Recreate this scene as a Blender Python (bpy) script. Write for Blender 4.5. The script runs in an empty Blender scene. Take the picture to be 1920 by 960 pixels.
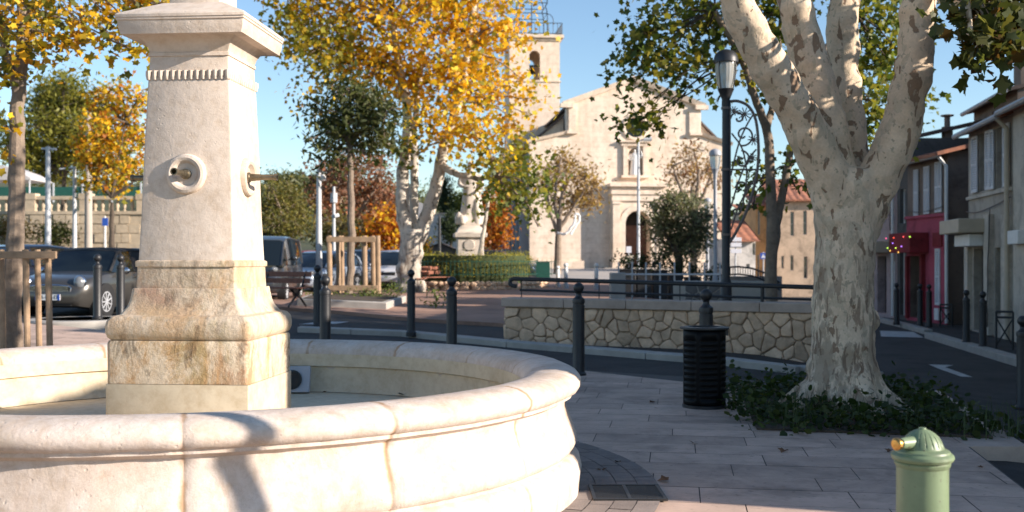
SUN_EL, SUN_AZ = 20.0, 108.0
SKY_S, SUN_E, EXPO = .105, 5.0, 0.95
AIR, DUST, OZ_ = 1.0, .05, 2.6
SHX, SHY = 3.05, 3.49
import bpy, bmesh, math, random
import numpy as np
from mathutils import Vector, Matrix
from mathutils.geometry import tessellate_polygon
random.seed(7); RNG = np.random.default_rng(11)
SC = bpy.context.scene
COL = SC.collection
F = 2000.0; EYE = 1.5; HY = 490.0; CX = 960.0          # focal length in photo pixels, eye height, horizon, centre
R = math.radians
PI = math.pi

# ------------------------------------------------------------------ terrain
def S(x, a, b):
    t = max(0.0, min(1.0, (x - a) / (b - a))); return t * t * (3 - 2 * t)
RT = [(0, 0), (12, 0), (20, .16), (30, .34), (40, .5), (60, .72), (90, .92), (200, 1.3), (2000, 2.0)]
def rise(y):
    if y <= 12: return 0.0
    for (a, b), (c, d) in zip(RT, RT[1:]):
        if y <= c: return b + (d - b) * (y - a) / (c - a)
    return RT[-1][1]
def g(x, y):
    k = .1 * max(0, min(y, 120) - 25); rf = S(x, 3.2 + k, 7.5 + k); far = S(y, 120, 170)
    z = rise(y) * (1 - rf * (1 - far)) - (.38 + .011 * max(0, y - 32)) * rf * (1 - far)
    z += .04 * max(0, min(8, -x - 2)) * S(y, 10, 18) * (1 - S(y, 24, 38))
    return z
def P(px, py, Z):
    return Vector(((px - CX) / F * Z, Z, EYE - (py - HY) / F * Z))
def G(px, py, off=0.0):
    kx = (px - CX) / F; ky = (py - HY) / F
    lo = 2.0; Z = 2.0
    while Z < 260:
        if EYE - ky * Z <= g(kx * Z, Z) + off: break
        lo = Z; Z *= 1.01
    for _ in range(20):
        m = (lo + Z) / 2
        if EYE - ky * m <= g(kx * m, m) + off: Z = m
        else: lo = m
    return Vector((kx * Z, Z, g(kx * Z, Z) + off))
def gz(x, y, off=0.0): return Vector((x, y, g(x, y) + off))

# ------------------------------------------------------------------ tags
def tag(o, label=None, cat=None, group=None, kind=None):
    if label: o['label'] = label
    if cat: o['category'] = cat
    if group: o['group'] = group
    if kind: o['kind'] = kind
    return o
def thing(name, label, cat, loc=(0, 0, 0), rz=0.0, group=None):
    o = bpy.data.objects.new(name, None); COL.objects.link(o)
    o.location = loc; o.rotation_euler = (0, 0, rz); o.empty_display_size = .1
    return tag(o, label, cat, group)
def copy_tree(o, parent=None):
    c = o.copy(); COL.objects.link(c)
    if parent: c.parent = parent
    for ch in [x for x in KIDS.get(o.name, [])]:
        KIDS.setdefault(c.name, []).append(copy_tree(ch, c))
    return c
KIDS = {}

# ------------------------------------------------------------------ mesh builder
class MB:
    def __init__(s): s.v = []; s.f = []
    def add(s, vs, fs):
        k = len(s.v); s.v += [tuple(p) for p in vs]; s.f += [tuple(i + k for i in f) for f in fs]; return s
    def box(s, c, d, rz=0.0, M=None):
        vs = []
        for z in (-.5, .5):
            for x, y in ((-.5, -.5), (.5, -.5), (.5, .5), (-.5, .5)):
                X, Y = x * d[0], y * d[1]
                p = Vector((X * math.cos(rz) - Y * math.sin(rz), X * math.sin(rz) + Y * math.cos(rz), z * d[2]))
                if M: p = M @ p
                vs.append(p + Vector(c))
        return s.add(vs, [(3, 2, 1, 0), (4, 5, 6, 7), (0, 1, 5, 4), (1, 2, 6, 5), (2, 3, 7, 6), (3, 0, 4, 7)])
    def obox(s, o, u, v, w):                       # box from a corner and three edge vectors
        o, u, v, w = Vector(o), Vector(u), Vector(v), Vector(w)
        vs = [o, o + u, o + u + v, o + v, o + w, o + u + w, o + u + v + w, o + v + w]
        return s.add(vs, [(3, 2, 1, 0), (4, 5, 6, 7), (0, 1, 5, 4), (1, 2, 6, 5), (2, 3, 7, 6), (3, 0, 4, 7)])
    def tube(s, pts, rad, n=8, cap=True, flat=None):
        pts = [Vector(p) for p in pts]
        if not hasattr(rad, '__len__'): rad = [rad] * len(pts)
        up = Vector((0, 0, 1)); vs = []; fs = []
        px = None
        for i, p in enumerate(pts):
            t = (pts[min(i + 1, len(pts) - 1)] - pts[max(i - 1, 0)])
            if t.length < 1e-9: t = Vector((0, 0, 1))
            t.normalize()
            if px is None:
                a = up if abs(t.z) < .9 else Vector((1, 0, 0))
                px = (a - t * a.dot(t)).normalized()
            else:
                px = (px - t * px.dot(t))
                px = px.normalized() if px.length > 1e-6 else t.orthogonal().normalized()
            py = t.cross(px)
            for k in range(n):
                a = 2 * PI * k / n
                vs.append(p + (px * math.cos(a) + py * math.sin(a)) * rad[i])
        for i in range(len(pts) - 1):
            for k in range(n):
                b = (k + 1) % n
                fs.append((i * n + k, i * n + b, (i + 1) * n + b, (i + 1) * n + k))
        if cap:
            fs.append(tuple(range(n - 1, -1, -1))); m = (len(pts) - 1) * n
            fs.append(tuple(range(m, m + n)))
        return s.add(vs, fs)
    def lathe(s, prof, n=32, c=(0, 0, 0), axis=(0, 0, 1), angs=None, rf=None):
        c = Vector(c); ax = Vector(axis).normalized()
        if abs(ax.z) > .999: px, py = Vector((1, 0, 0)), Vector((0, 1, 0)) * (1 if ax.z > 0 else -1)
        else:
            px = ax.orthogonal().normalized(); py = ax.cross(px)
        angs = angs or [2 * PI * k / n for k in range(n)]
        n = len(angs); vs = []; fs = []
        for i, (r, z) in enumerate(prof):
            for a in angs:
                rr = rf(r, z, a) if rf else r
                vs.append(c + ax * z + (px * math.cos(a) + py * math.sin(a)) * rr)
        for i in range(len(prof) - 1):
            for k in range(n):
                b = (k + 1) % n
                fs.append((i * n + k, i * n + b, (i + 1) * n + b, (i + 1) * n + k))
        if prof[0][0] > 1e-5 and prof[0] != prof[-1]: fs.append(tuple(range(n - 1, -1, -1)))
        if prof[-1][0] > 1e-5 and prof[0] != prof[-1]: fs.append(tuple(range((len(prof) - 1) * n, len(prof) * n)))
        return s.add(vs, fs)
    def ball(s, c, r, n=12, m=8, sc=(1, 1, 1)):
        prof = [(max(1e-6, math.sin(PI * i / m)) * r, -math.cos(PI * i / m) * r) for i in range(m + 1)]
        k = len(s.v); s.lathe(prof, n)
        for i in range(k, len(s.v)):
            p = s.v[i]; s.v[i] = (p[0] * sc[0] + c[0], p[1] * sc[1] + c[1], p[2] * sc[2] + c[2])
        return s
    def loft(s, rings, cap=True):
        n = len(rings[0]); vs = [p for r in rings for p in r]; fs = []
        for i in range(len(rings) - 1):
            for k in range(n):
                b = (k + 1) % n
                fs.append((i * n + k, i * n + b, (i + 1) * n + b, (i + 1) * n + k))
        if cap:
            fs.append(tuple(range(n - 1, -1, -1))); m = (len(rings) - 1) * n; fs.append(tuple(range(m, m + n)))
        return s.add(vs, fs)
    def sqloft(s, prof, c, rz, bev=.012, seg=1):
        rings = []
        for w, z in prof:
            b = min(bev, w * .3); ring = []
            for sx, sy, a0 in ((1, -1, -90), (1, 1, 0), (-1, 1, 90), (-1, -1, 180)):
                for k in range(seg + 1):
                    a = R(a0 + 90 * k / seg)
                    ring.append(((w - b) * sx + b * math.cos(a), (w - b) * sy + b * math.sin(a)))
            rings.append([Vector((c[0] + x * math.cos(rz) - y * math.sin(rz), c[1] + x * math.sin(rz) + y * math.cos(rz), z)) for x, y in ring])
        return s.loft(rings)
    def plate(s, outer, holes, o, u, v, n, d, reveal=True, back=True):
        """polygon with holes in the plane (o,u,v), thickness d going to -n"""
        o, u, v, n = Vector(o), Vector(u), Vector(v), Vector(n)
        loops = [outer] + list(holes)
        flat = [p for l in loops for p in l]
        tris = tessellate_polygon([[Vector((a, b, 0)) for a, b in l] for l in loops])
        fr = [o + u * a + v * b for a, b in flat]; m = len(flat)
        bk = [p - n * d for p in fr]
        fs = []
        def area(t):
            (ax, ay), (bx, by), (cx, cy) = (flat[i] for i in t); return (bx - ax) * (cy - ay) - (by - ay) * (cx - ax)
        hand = u.cross(v).dot(n) > 0
        for t in tris:
            if abs(area(t)) < 1e-10: continue
            t = tuple(t) if (area(t) > 0) == hand else tuple(t[::-1])
            fs.append(t)
            if back: fs.append(tuple(i + m for i in t[::-1]))
        k = 0
        for l in loops:
            for i in range(len(l)):
                a, b = k + i, k + (i + 1) % len(l); fs.append((a, b, b + m, a + m))
            k += len(l)
        return s.add(fr + bk, fs)
    def build(s, name, mat, parent=None, org=None, smooth=32, recalc=True, bevel=0.0, kind=None):
        org = Vector(org) if org is not None else Vector((0, 0, 0))
        me = bpy.data.meshes.new(name)
        me.from_pydata([(p[0] - org.x, p[1] - org.y, p[2] - org.z) for p in s.v], [], s.f)
        if recalc:
            bm = bmesh.new(); bm.from_mesh(me); bmesh.ops.recalc_face_normals(bm, faces=bm.faces); bm.to_mesh(me); bm.free()
        if smooth:
            me.polygons.foreach_set('use_smooth', [True] * len(me.polygons)); me.set_sharp_from_angle(angle=R(smooth))
        me.materials.append(mat); me.update()
        o = bpy.data.objects.new(name, me); COL.objects.link(o)
        if parent is not None:
            o.parent = parent; KIDS.setdefault(parent.name, []).append(o)
        elif org.length > 0: o.location = org
        if bevel:
            b = o.modifiers.new('Bevel', 'BEVEL'); b.width = bevel; b.segments = 2; b.limit_method = 'ANGLE'; b.angle_limit = R(40)
        if kind: o['kind'] = kind
        return o

def remesh(o, vox, smooth=4, fac=.5):
    m = o.modifiers.new('Remesh', 'REMESH'); m.mode = 'VOXEL'; m.voxel_size = vox; m.use_smooth_shade = True
    m = o.modifiers.new('Smooth', 'SMOOTH'); m.iterations = smooth; m.factor = fac
    return o

# ------------------------------------------------------------------ materials
def nt(name):
    m = bpy.data.materials.new(name); m.use_nodes = True
    t = m.node_tree; b = t.nodes['Principled BSDF']; return m, t, b
def N(t, typ, **k):
    n = t.nodes.new(typ)
    for a, b in k.items(): setattr(n, a, b)
    return n
def L(t, a, b): t.links.new(a, b)
def ramp(t, fac, stops, interp='LINEAR'):
    r = N(t, 'ShaderNodeValToRGB'); cr = r.color_ramp; cr.interpolation = interp
    while len(cr.elements) < len(stops): cr.elements.new(.5)
    for e, (p, c) in zip(cr.elements, stops):
        e.position = p; e.color = (*c, 1) if hasattr(c, '__len__') else (c, c, c, 1)
    L(t, fac, r.inputs[0]); return r.outputs[0]
def noise(t, co, scale, detail=6, rough=.6, sc=None, dist=0.0, off=None):
    if sc or off:
        mp = N(t, 'ShaderNodeMapping')
        if sc: mp.inputs['Scale'].default_value = sc
        if off: mp.inputs['Location'].default_value = off
        L(t, co, mp.inputs[0]); co = mp.outputs[0]
    n = N(t, 'ShaderNodeTexNoise'); n.inputs['Scale'].default_value = scale; n.inputs['Detail'].default_value = detail
    n.inputs['Roughness'].default_value = rough; n.inputs['Distortion'].default_value = dist
    L(t, co, n.inputs['Vector']); return n.outputs['Fac']
def mix(t, fac, a, b, mode='MIX'):
    m = N(t, 'ShaderNodeMix', data_type='RGBA', blend_type=mode)
    for sck, val in ((m.inputs[0], fac), (m.inputs[6], a), (m.inputs[7], b)):
        if isinstance(val, (int, float)): sck.default_value = val
        elif isinstance(val, tuple): sck.default_value = (*val, 1)
        else: L(t, val, sck)
    return m.outputs[2]
def math_(t, op, a, b=0.0):
    m = N(t, 'ShaderNodeMath', operation=op)
    for s_, v in ((m.inputs[0], a), (m.inputs[1], b)):
        if isinstance(v, (int, float)): s_.default_value = v
        else: L(t, v, s_)
    return m.outputs[0]
def bump(t, b, h, strength, dist=.01, prev=None):
    n = N(t, 'ShaderNodeBump'); n.inputs['Strength'].default_value = strength; n.inputs['Distance'].default_value = dist
    L(t, h, n.inputs['Height'])
    if prev is not None: L(t, prev, n.inputs['Normal'])
    L(t, n.outputs[0], b.inputs['Normal']); return n.outputs[0]
def coords(t, kind='Object'): return N(t, 'ShaderNodeTexCoord').outputs[kind]
def mat(name, c, rough=.6, var=.25, scale=3.0, bmp=0.0, bscale=40.0, bdist=.01, metal=0.0, spec=.5, c2=None, island=0.0, coat=0.0, blot=0.0, chips=None):
    m, t, b = nt(name); co = coords(t)
    c2 = c2 or tuple(x * (1 - var) for x in c); c1 = tuple(min(1, x * (1 + var * .5)) for x in c)
    n = noise(t, co, scale, 8, .65)
    col = ramp(t, n, [(.3, c2), (.7, c1)])
    if island:
        ge = N(t, 'ShaderNodeNewGeometry'); col = mix(t, 1.0, col, ramp(t, ge.outputs['Random Per Island'], [(0, 1 - island), (1, 1 + island * .3)]), 'MULTIPLY')
    if blot:                                       # old spills, gum, worn and damp patches
        col = mix(t, blot, col, ramp(t, noise(t, co, 1.1, 10, .72, None, .5, (3, 8, 1)), [(.36, .35), (.5, .95), (.7, 1.1)]), 'MULTIPLY')
        col = mix(t, blot, col, ramp(t, noise(t, co, 19, 3, .5, None, .2, (1, 2, 5)), [(.30, .45), (.36, 1.0)]), 'MULTIPLY')
    if chips:
        col = mix(t, ramp(t, noise(t, co, 38, 4, .6, None, .3), [(.66, 0.0), (.68, .9)]), col, chips)
        col = mix(t, ramp(t, noise(t, co, 9, 8, .75, (1, 1, .25), .4, (4, 4, 4)), [(.50, 0.0), (.72, .55)]), col, tuple(x * .6 for x in chips))
    L(t, col, b.inputs['Base Color'])
    b.inputs['Roughness'].default_value = rough; b.inputs['Metallic'].default_value = metal
    b.inputs['Specular IOR Level'].default_value = spec; b.inputs['Coat Weight'].default_value = coat
    if bmp: bump(t, b, noise(t, co, bscale, 6, .6), bmp, bdist)
    return m
def glass(name, c=(.02, .03, .035), rough=.05):
    m, t, b = nt(name); b.inputs['Base Color'].default_value = (*c, 1); b.inputs['Roughness'].default_value = rough
    b.inputs['Specular IOR Level'].default_value = .8; return m
def emit(name, c, s):
    m, t, b = nt(name); b.inputs['Base Color'].default_value = (*c, 1)
    b.inputs['Emission Color'].default_value = (*c, 1); b.inputs['Emission Strength'].default_value = s; return m
def leafmat(name, trans=.48):
    m, t, b = nt(name); a = N(t, 'ShaderNodeAttribute', attribute_name='tint')
    L(t, a.outputs['Color'], b.inputs['Base Color']); b.inputs['Roughness'].default_value = .5; b.inputs['Specular IOR Level'].default_value = .35
    tr = N(t, 'ShaderNodeBsdfTranslucent'); L(t, mix(t, 1.0, a.outputs['Color'], (1.25, 1.15, .7), 'MULTIPLY'), tr.inputs['Color'])
    ms = N(t, 'ShaderNodeMixShader'); ms.inputs[0].default_value = trans
    out = t.nodes['Material Output']; L(t, b.outputs[0], ms.inputs[1]); L(t, tr.outputs[0], ms.inputs[2]); L(t, ms.outputs[0], out.inputs[0]); return m

def limestone(name, c, stain=0.0, plaster=False, warm=(.46, .25, .09), courses=0.0):
    """weathered pale limestone: mottling, pits, optional rust and lichen stains low down"""
    m, t, b = nt(name); co = coords(t)
    n1 = noise(t, co, 2.2, 8, .65); n2 = noise(t, co, 14, 8, .7); n3 = noise(t, co, 70, 4, .6)
    col = ramp(t, n1, [(.28, tuple(x * .80 * k for x, k in zip(c, (1, .96, .9)))), (.5, c), (.75, tuple(min(.9, x * 1.1) for x in c))])
    col = mix(t, .55, col, ramp(t, n2, [(.3, (.74, .66, .56)), (.55, (1, 1, 1)), (.8, (1.08, 1.06, 1.05))]), 'MULTIPLY')
    if courses:
        sp = N(t, 'ShaderNodeSeparateXYZ'); L(t, co, sp.inputs[0]); cb = N(t, 'ShaderNodeCombineXYZ'); L(t, sp.outputs[0], cb.inputs[0]); L(t, sp.outputs[2], cb.inputs[1])
        bk = N(t, 'ShaderNodeTexBrick'); L(t, cb.outputs[0], bk.inputs['Vector']); bk.inputs['Scale'].default_value = 1; bk.inputs['Brick Width'].default_value = 1.15; bk.inputs['Row Height'].default_value = .42; bk.inputs['Mortar Size'].default_value = .022; bk.inputs['Mortar Smooth'].default_value = .3
        for q, v in (('Color1', 1.0), ('Color2', .86), ('Mortar', .66)): bk.inputs[q].default_value = (v, v, v, 1)
        col = mix(t, courses, col, bk.outputs['Color'], 'MULTIPLY')
        st = ramp(t, noise(t, co, .55, 8, .7, (1.6, 1.6, .22), .3), [(.35, (.72, .66, .60)), (.6, (1, 1, 1))]); col = mix(t, .6, col, st, 'MULTIPLY')
    if stain:
        sx = N(t, 'ShaderNodeSeparateXYZ'); L(t, co, sx.inputs[0])
        lo = ramp(t, noise(t, co, 2.9, 10, .75, (1, 1, .55), .7), [(.46, 0.0), (.57, stain * .8)])
        hue = ramp(t, noise(t, co, 2.1, 5, .6, (1, 1, .7), .5, (6, 2, 9)), [(.36, (.27, .22, .09)), (.46, warm), (.56, (.36, .20, .10)), (.66, (.30, .10, .05))])
        col = mix(t, lo, col, hue)
        dk = ramp(t, noise(t, co, 5.5, 10, .75, (1, 1, .5), .8, (3, 1, 7)), [(.545, 0.0), (.66, stain * .85)])
        col = mix(t, dk, col, (.075, .05, .03))
        gr = ramp(t, noise(t, co, 6, 9, .7, (1.2, 1.2, .6), .3, (9, 4, 2)), [(.55, 0.0), (.75, stain * .7)])
        col = mix(t, gr, col, (.22, .19, .06))
    L(t, col, b.inputs['Base Color']); b.inputs['Roughness'].default_value = .85; b.inputs['Specular IOR Level'].default_value = .25
    if not plaster:
        vo = N(t, 'ShaderNodeTexVoronoi'); vo.inputs['Scale'].default_value = 26; L(t, co, vo.inputs['Vector'])
        pits = ramp(t, vo.outputs['Distance'], [(.05, 0.0), (.22, 1.0)])
        msk = ramp(t, noise(t, co, 5, 4, .6, off=(5, 5, 5)), [(.5, 1.0), (.62, 0.0)])
        pits = math_(t, 'MAXIMUM', pits, msk)
        p = bump(t, b, pits, .28, .010)
        p = bump(t, b, n2, .8 if stain > .5 else .42, .02 if stain > .5 else .012, p); bump(t, b, n3, .22, .004, p)
    else: bump(t, b, n2, .15, .01)
    return m

def bark(name, base=(.50, .43, .33), d1=(.20, .13, .085), d2=(.30, .29, .22), sc=1.0):
    """flaking plane-tree bark: pale ground with brown and olive-grey plates"""
    m, t, b = nt(name); co = coords(t)
    n1 = noise(t, co, 5.2 * sc, 3, .5, (1, 1, .55), .5); n2 = noise(t, co, 6.5 * sc, 3, .5, (1, 1, .5), .6, (7, 3, 1)); n3 = noise(t, co, 2.0 * sc, 6, .6)
    n4 = noise(t, co, 30 * sc, 6, .7)
    col = ramp(t, n3, [(.3, tuple(x * .82 for x in base)), (.7, tuple(x * 1.12 for x in base))])
    f2 = ramp(t, n2, [(.57, 0.0), (.585, .7)])
    col = mix(t, f2, col, d2)
    f1 = ramp(t, n1, [(.60, 0.0), (.613, .9)])
    col = mix(t, f1, col, d1)
    n5 = noise(t, co, 15 * sc, 2, .5, (1, 1, .8), .2, (2, 9, 4))
    f3 = ramp(t, n5, [(.63, 0.0), (.645, .85)])
    col = mix(t, f3, col, tuple(x * .8 for x in d2))
    col = mix(t, .5, col, ramp(t, n4, [(.25, .62), (.75, 1.15)]), 'MULTIPLY')
    sx = N(t, 'ShaderNodeSeparateXYZ'); L(t, co, sx.inputs[0])
    low = ramp(t, math_(t, 'MULTIPLY', sx.outputs['Z'], .4), [(.45, .8), (.85, 0.0)])
    fl = ramp(t, noise(t, co, 4.2 * sc, 7, .68, (1.3, 1.3, .35), .5, (1, 6, 2)), [(.47, 0.0), (.52, 1.0)])
    col = mix(t, math_(t, 'MULTIPLY', low, fl), col, tuple(x * .50 for x in base))
    fl2 = ramp(t, noise(t, co, 9 * sc, 5, .6, (1.3, 1.3, .3), .4, (4, 1, 8)), [(.56, 0.0), (.59, .8)])
    col = mix(t, math_(t, 'MULTIPLY', low, fl2), col, (.14, .085, .055))
    L(t, col, b.inputs['Base Color']); b.inputs['Roughness'].default_value = .85; b.inputs['Specular IOR Level'].default_value = .2
    h = math_(t, 'SUBTRACT', math_(t, 'MULTIPLY', n4, .5), math_(t, 'ADD', f1, math_(t, 'MULTIPLY', f2, .4)))
    h2 = math_(t, 'ADD', math_(t, 'MULTIPLY', noise(t, co, 7, 5, .6), 1.5), h)
    bump(t, b, h2, .6, .012); return m

M = {}
M['stone'] = limestone('fountain_stone', (.63, .53, .44))
M['rim'] = limestone('basin_stone', (.64, .55, .48), stain=.2)
m_ = M['rim']; t_ = m_.node_tree; b_ = t_.nodes['Principled BSDF']; src = b_.inputs['Base Color'].links[0].from_socket
co_ = coords(t_); sx_ = N(t_, 'ShaderNodeSeparateXYZ'); L(t_, co_, sx_.inputs[0])
an_ = math_(t_, 'ARCTAN2', sx_.outputs[1], sx_.outputs[0])                  # joints between the basin blocks: rusty, limy, irregular
fr_ = math_(t_, 'FRACT', math_(t_, 'ADD', math_(t_, 'DIVIDE', math_(t_, 'ADD', an_, R(75.5) + 2 * PI), R(22.5)), .5))
ds_ = math_(t_, 'ABSOLUTE', math_(t_, 'SUBTRACT', fr_, .5))
ds_ = math_(t_, 'ADD', ds_, math_(t_, 'MULTIPLY', math_(t_, 'SUBTRACT', noise(t_, co_, 9, 6, .7), .5), .05))
c_ = mix(t_, math_(t_, 'MULTIPLY', ramp(t_, ds_, [(.004, .85), (.022, 0.0)]), ramp(t_, noise(t_, co_, 3, 4, .6, off=(2, 2, 2)), [(.40, .1), (.56, 1.0)])), src, (.38, .22, .11))
dr_ = ramp(t_, noise(t_, co_, 3.2, 9, .75, (1.5, 1.5, .30), .4, (8, 1, 3)), [(.56, 0.0), (.70, .55)])
c_ = mix(t_, dr_, c_, (.42, .29, .19))
cr_ = ramp(t_, noise(t_, co_, 1.9, 12, .8, (1, 1, 1.4), 1.2, (1, 7, 5)), [(.492, 0.0), (.5, .55), (.508, 0.0)])
c_ = mix(t_, cr_, c_, (.36, .27, .20)); L(t_, c_, b_.inputs['Base Color'])
M['stained'] = limestone('stained_stone', (.66, .54, .40), stain=1.0)
M['moulding'] = limestone('moulding_stone', (.60, .49, .37), stain=.6)
M['plaster'] = limestone('basin_plaster', (.64, .54, .39), plaster=True)
M['churchstone'] = limestone('church_stone', (.84, .70, .57), plaster=True, courses=.42)
M['coping'] = mat('coping_stone', (.50, .385, .31), .85, .25, 3, .3, 60)
M['iron'] = mat('black_iron', (.022, .022, .024), .45, .3, 8, .1, 90)
M['iron_gloss'] = mat('black_enamel', (.004, .004, .0045), .5, .2, 5, spec=.16)
M['grey_metal'] = mat('grey_metal', (.38, .39, .41), .5, .15, 6)
M['galv'] = mat('galvanised', (.50, .51, .52), .5, .15, 8)
M['white_paint'] = mat('white_paint', (.75, .74, .72), .6, .1, 6)
M['brass'] = mat('brass', (.72, .40, .12), .32, .2, 12, metal=1.0)
M['spout'] = mat('aged_brass', (.22, .18, .12), .38, .35, 25, metal=.8)
M['green_paint'] = mat('sage_paint', (.19, .25, .14), .45, .16, 7, .06, 50, c2=(.15, .20, .11), chips=(.12, .10, .07))
M['green_metal'] = mat('green_enamel', (.012, .085, .062), .5, .2, 6)
M['asphalt'] = mat('asphalt', (.044, .040, .037), .9, .35, 1.3, .5, 160, .008, blot=.8)
M['tan_asphalt'] = mat('tan_asphalt', (.37, .215, .15), .9, .3, .5, .3, 120, .008, blot=.5)
M['parvis'] = mat('pale_paving', (.42, .37, .32), .9, .15, .6, .2, 60)
M['slab'] = mat('limestone_slab', (.57, .41, .32), .75, .22, 3.2, .25, 45, .006, island=.2, blot=.55)
M['joint'] = mat('slab_joint', (.10, .09, .08), .95, .3, 6)
M['cobble'] = mat('cobble', (.27, .225, .20), .85, .25, 6, .4, 50, island=.25)
M['kerb'] = mat('kerb_stone', (.40, .37, .33), .85, .2, 3, .3, 60)
M['soil'] = mat('soil', (.09, .065, .045), 1, .4, 9, .8, 40, .03)
M['mortar'] = mat('mortar', (.36, .28, .20), .95, .3, 6, .5, 50)
M['rubble'] = mat('rubble_stone', (.82, .57, .38), .9, .3, 6, .8, 22, .025, island=.38)
M['bark'] = bark('plane_bark', (.72, .56, .40), (.24, .155, .10), (.52, .43, .31), 1.4)
M['bark2'] = bark('plane_bark_pale', (.62, .55, .46), (.22, .19, .15), (.36, .34, .29), .8)
M['darkbark'] = mat('dark_bark', (.10, .075, .055), .95, .45, 7, .8, 25, .02)
M['greybark'] = mat('grey_bark', (.25, .19, .14), .95, .4, 7, .7, 25, .02)
M['wood'] = mat('stake_wood', (.36, .24, .145), .8, .35, 5, .4, 40)
M['benchwood'] = mat('bench_wood', (.25, .09, .05), .6, .3, 8)
M['leaf'] = leafmat('leaf')
M['tile'] = mat('roof_tile', (.42, .16, .085), .85, .45, 2.2, .3, 20, c2=(.19, .085, .055))
M['darkroof'] = mat('dark_roof', (.12, .085, .07), .85, .3, 2)
M['glass'] = glass('window_glass'); M['carglass'] = glass('car_glass', (.008, .012, .014), .03)
M['dark'] = mat('dark_interior', (.012, .011, .010), .9, .2)
M['rubber'] = mat('rubber', (.015, .015, .016), .8, .2)
M['chrome'] = mat('chrome', (.65, .65, .66), .18, .05, metal=1.0)
M['lampglass'] = glass('lamp_glass', (.55, .55, .5), .15)
M['shutter'] = mat('shutter_white', (.62, .62, .64), .6, .1)
M['hill'] = mat('hill_ground', (.075, .085, .04), 1, .5, .04)

# ================================================================== SETTING: ground
def lerp(a, b, t): return a + (b - a) * t
XS = [-1500, -700, -350, -180, -100, -60] + list(range(-40, 41)) + [60, 100, 180, 350, 700, 1500]
YS = [-60, -25] + list(range(-12, 101)) + [120, 150, 200, 300, 500, 900, 1600]
mb = MB(); nx = len(XS)
for y in YS:
    for x in XS: mb.v.append((x, y, g(x, y) - .08))
for j in range(len(YS) - 1):
    for i in range(nx - 1):
        a = j * nx + i; mb.f.append((a, a + 1, a + 1 + nx, a + nx))
mb.build('ground', M['asphalt'], smooth=60, recalc=False, kind='structure')

def drape(name, poly, m, off=0.0, skirt=.2, zf=None, kind='structure', step=1.0):
    zf = zf or g
    bm = bmesh.new(); f = bm.faces.new([bm.verts.new((x, y, 0)) for x, y in poly]); bm.normal_update()
    if f.normal.z < 0: f.normal_flip()
    xs = [p[0] for p in poly]; ys = [p[1] for p in poly]
    for ax, lo, hi in ((0, min(xs), max(xs)), (1, min(ys), max(ys))):
        k = math.floor(lo / step) + 1
        while k * step < hi:
            co = [0, 0, 0]; no = [0, 0, 0]; co[ax] = k * step; no[ax] = 1
            bmesh.ops.bisect_plane(bm, geom=bm.verts[:] + bm.edges[:] + bm.faces[:], plane_co=co, plane_no=no); k += 1
    for v in bm.verts: v.co.z = zf(v.co.x, v.co.y) + off
    if skirt:
        r = bmesh.ops.extrude_edge_only(bm, edges=[e for e in bm.edges if e.is_boundary])
        for v in [e for e in r['geom'] if isinstance(e, bmesh.types.BMVert)]: v.co.z -= skirt
    me = bpy.data.meshes.new(name); bm.to_mesh(me); bm.free(); me.materials.append(m)
    o = bpy.data.objects.new(name, me); COL.objects.link(o); o['kind'] = kind; return o

pz = lambda x, y: max(0.0, g(x, y))
def rx(y): return 3.69 + .2 * (y - 8.57)                                # right edge of the slabs
PLAZA = [(-14, -6), (rx(-6), -6), (rx(12.45), 12.45), (.9, 14.25), (-1.2, 16.4), (-3.2, 18.2), (-6, 17.6), (-14, 14.5)]
drape('plaza_paving', PLAZA, M['joint'], 0.0, .35, pz)
random.seed(3)
bm = bmesh.new(); A = R(-8.8); e1 = Vector((math.cos(A), math.sin(A), 0)); e2 = Vector((-math.sin(A), math.cos(A), 0))
row = -3.2
while row < 20:
    w = random.choice((.36, .42, .42, .46)); u = -15 + random.random()
    while u < 9:
        l = random.choice((.7, .85, .95, 1.1, 1.25)); gp = .0035
        c = e1 * (u + l / 2) + e2 * (row + w / 2)
        if -9 < c.x < 6 and -1 < c.y < 19:
            z = random.uniform(0, .0012)
            bm.faces.new([bm.verts.new((e1 * a + e2 * b) + Vector((0, 0, z))) for a, b in ((u + gp, row + gp), (u + l - gp, row + gp), (u + l - gp, row + w - gp), (u + gp, row + w - gp))])
        u += l
    row += w
def clip(a, b):
    n = Vector((b[1] - a[1], -(b[0] - a[0]), 0))
    bmesh.ops.bisect_plane(bm, geom=bm.verts[:] + bm.edges[:] + bm.faces[:], plane_co=(a[0], a[1], 0), plane_no=n, clear_outer=True)
clip((rx(0) - .02, 0), (rx(12) - .02, 12)); clip((rx(12.4), 12.4), (.9, 14.2)); clip((.9, 14.2), (-3.2, 18.15))
for v in bm.verts: v.co.z += pz(v.co.x, v.co.y) + .005
me = bpy.data.meshes.new('paving'); bm.to_mesh(me); bm.free(); me.materials.append(M['slab'])
o = bpy.data.objects.new('paving', me); COL.objects.link(o); o['kind'] = 'structure'
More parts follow.
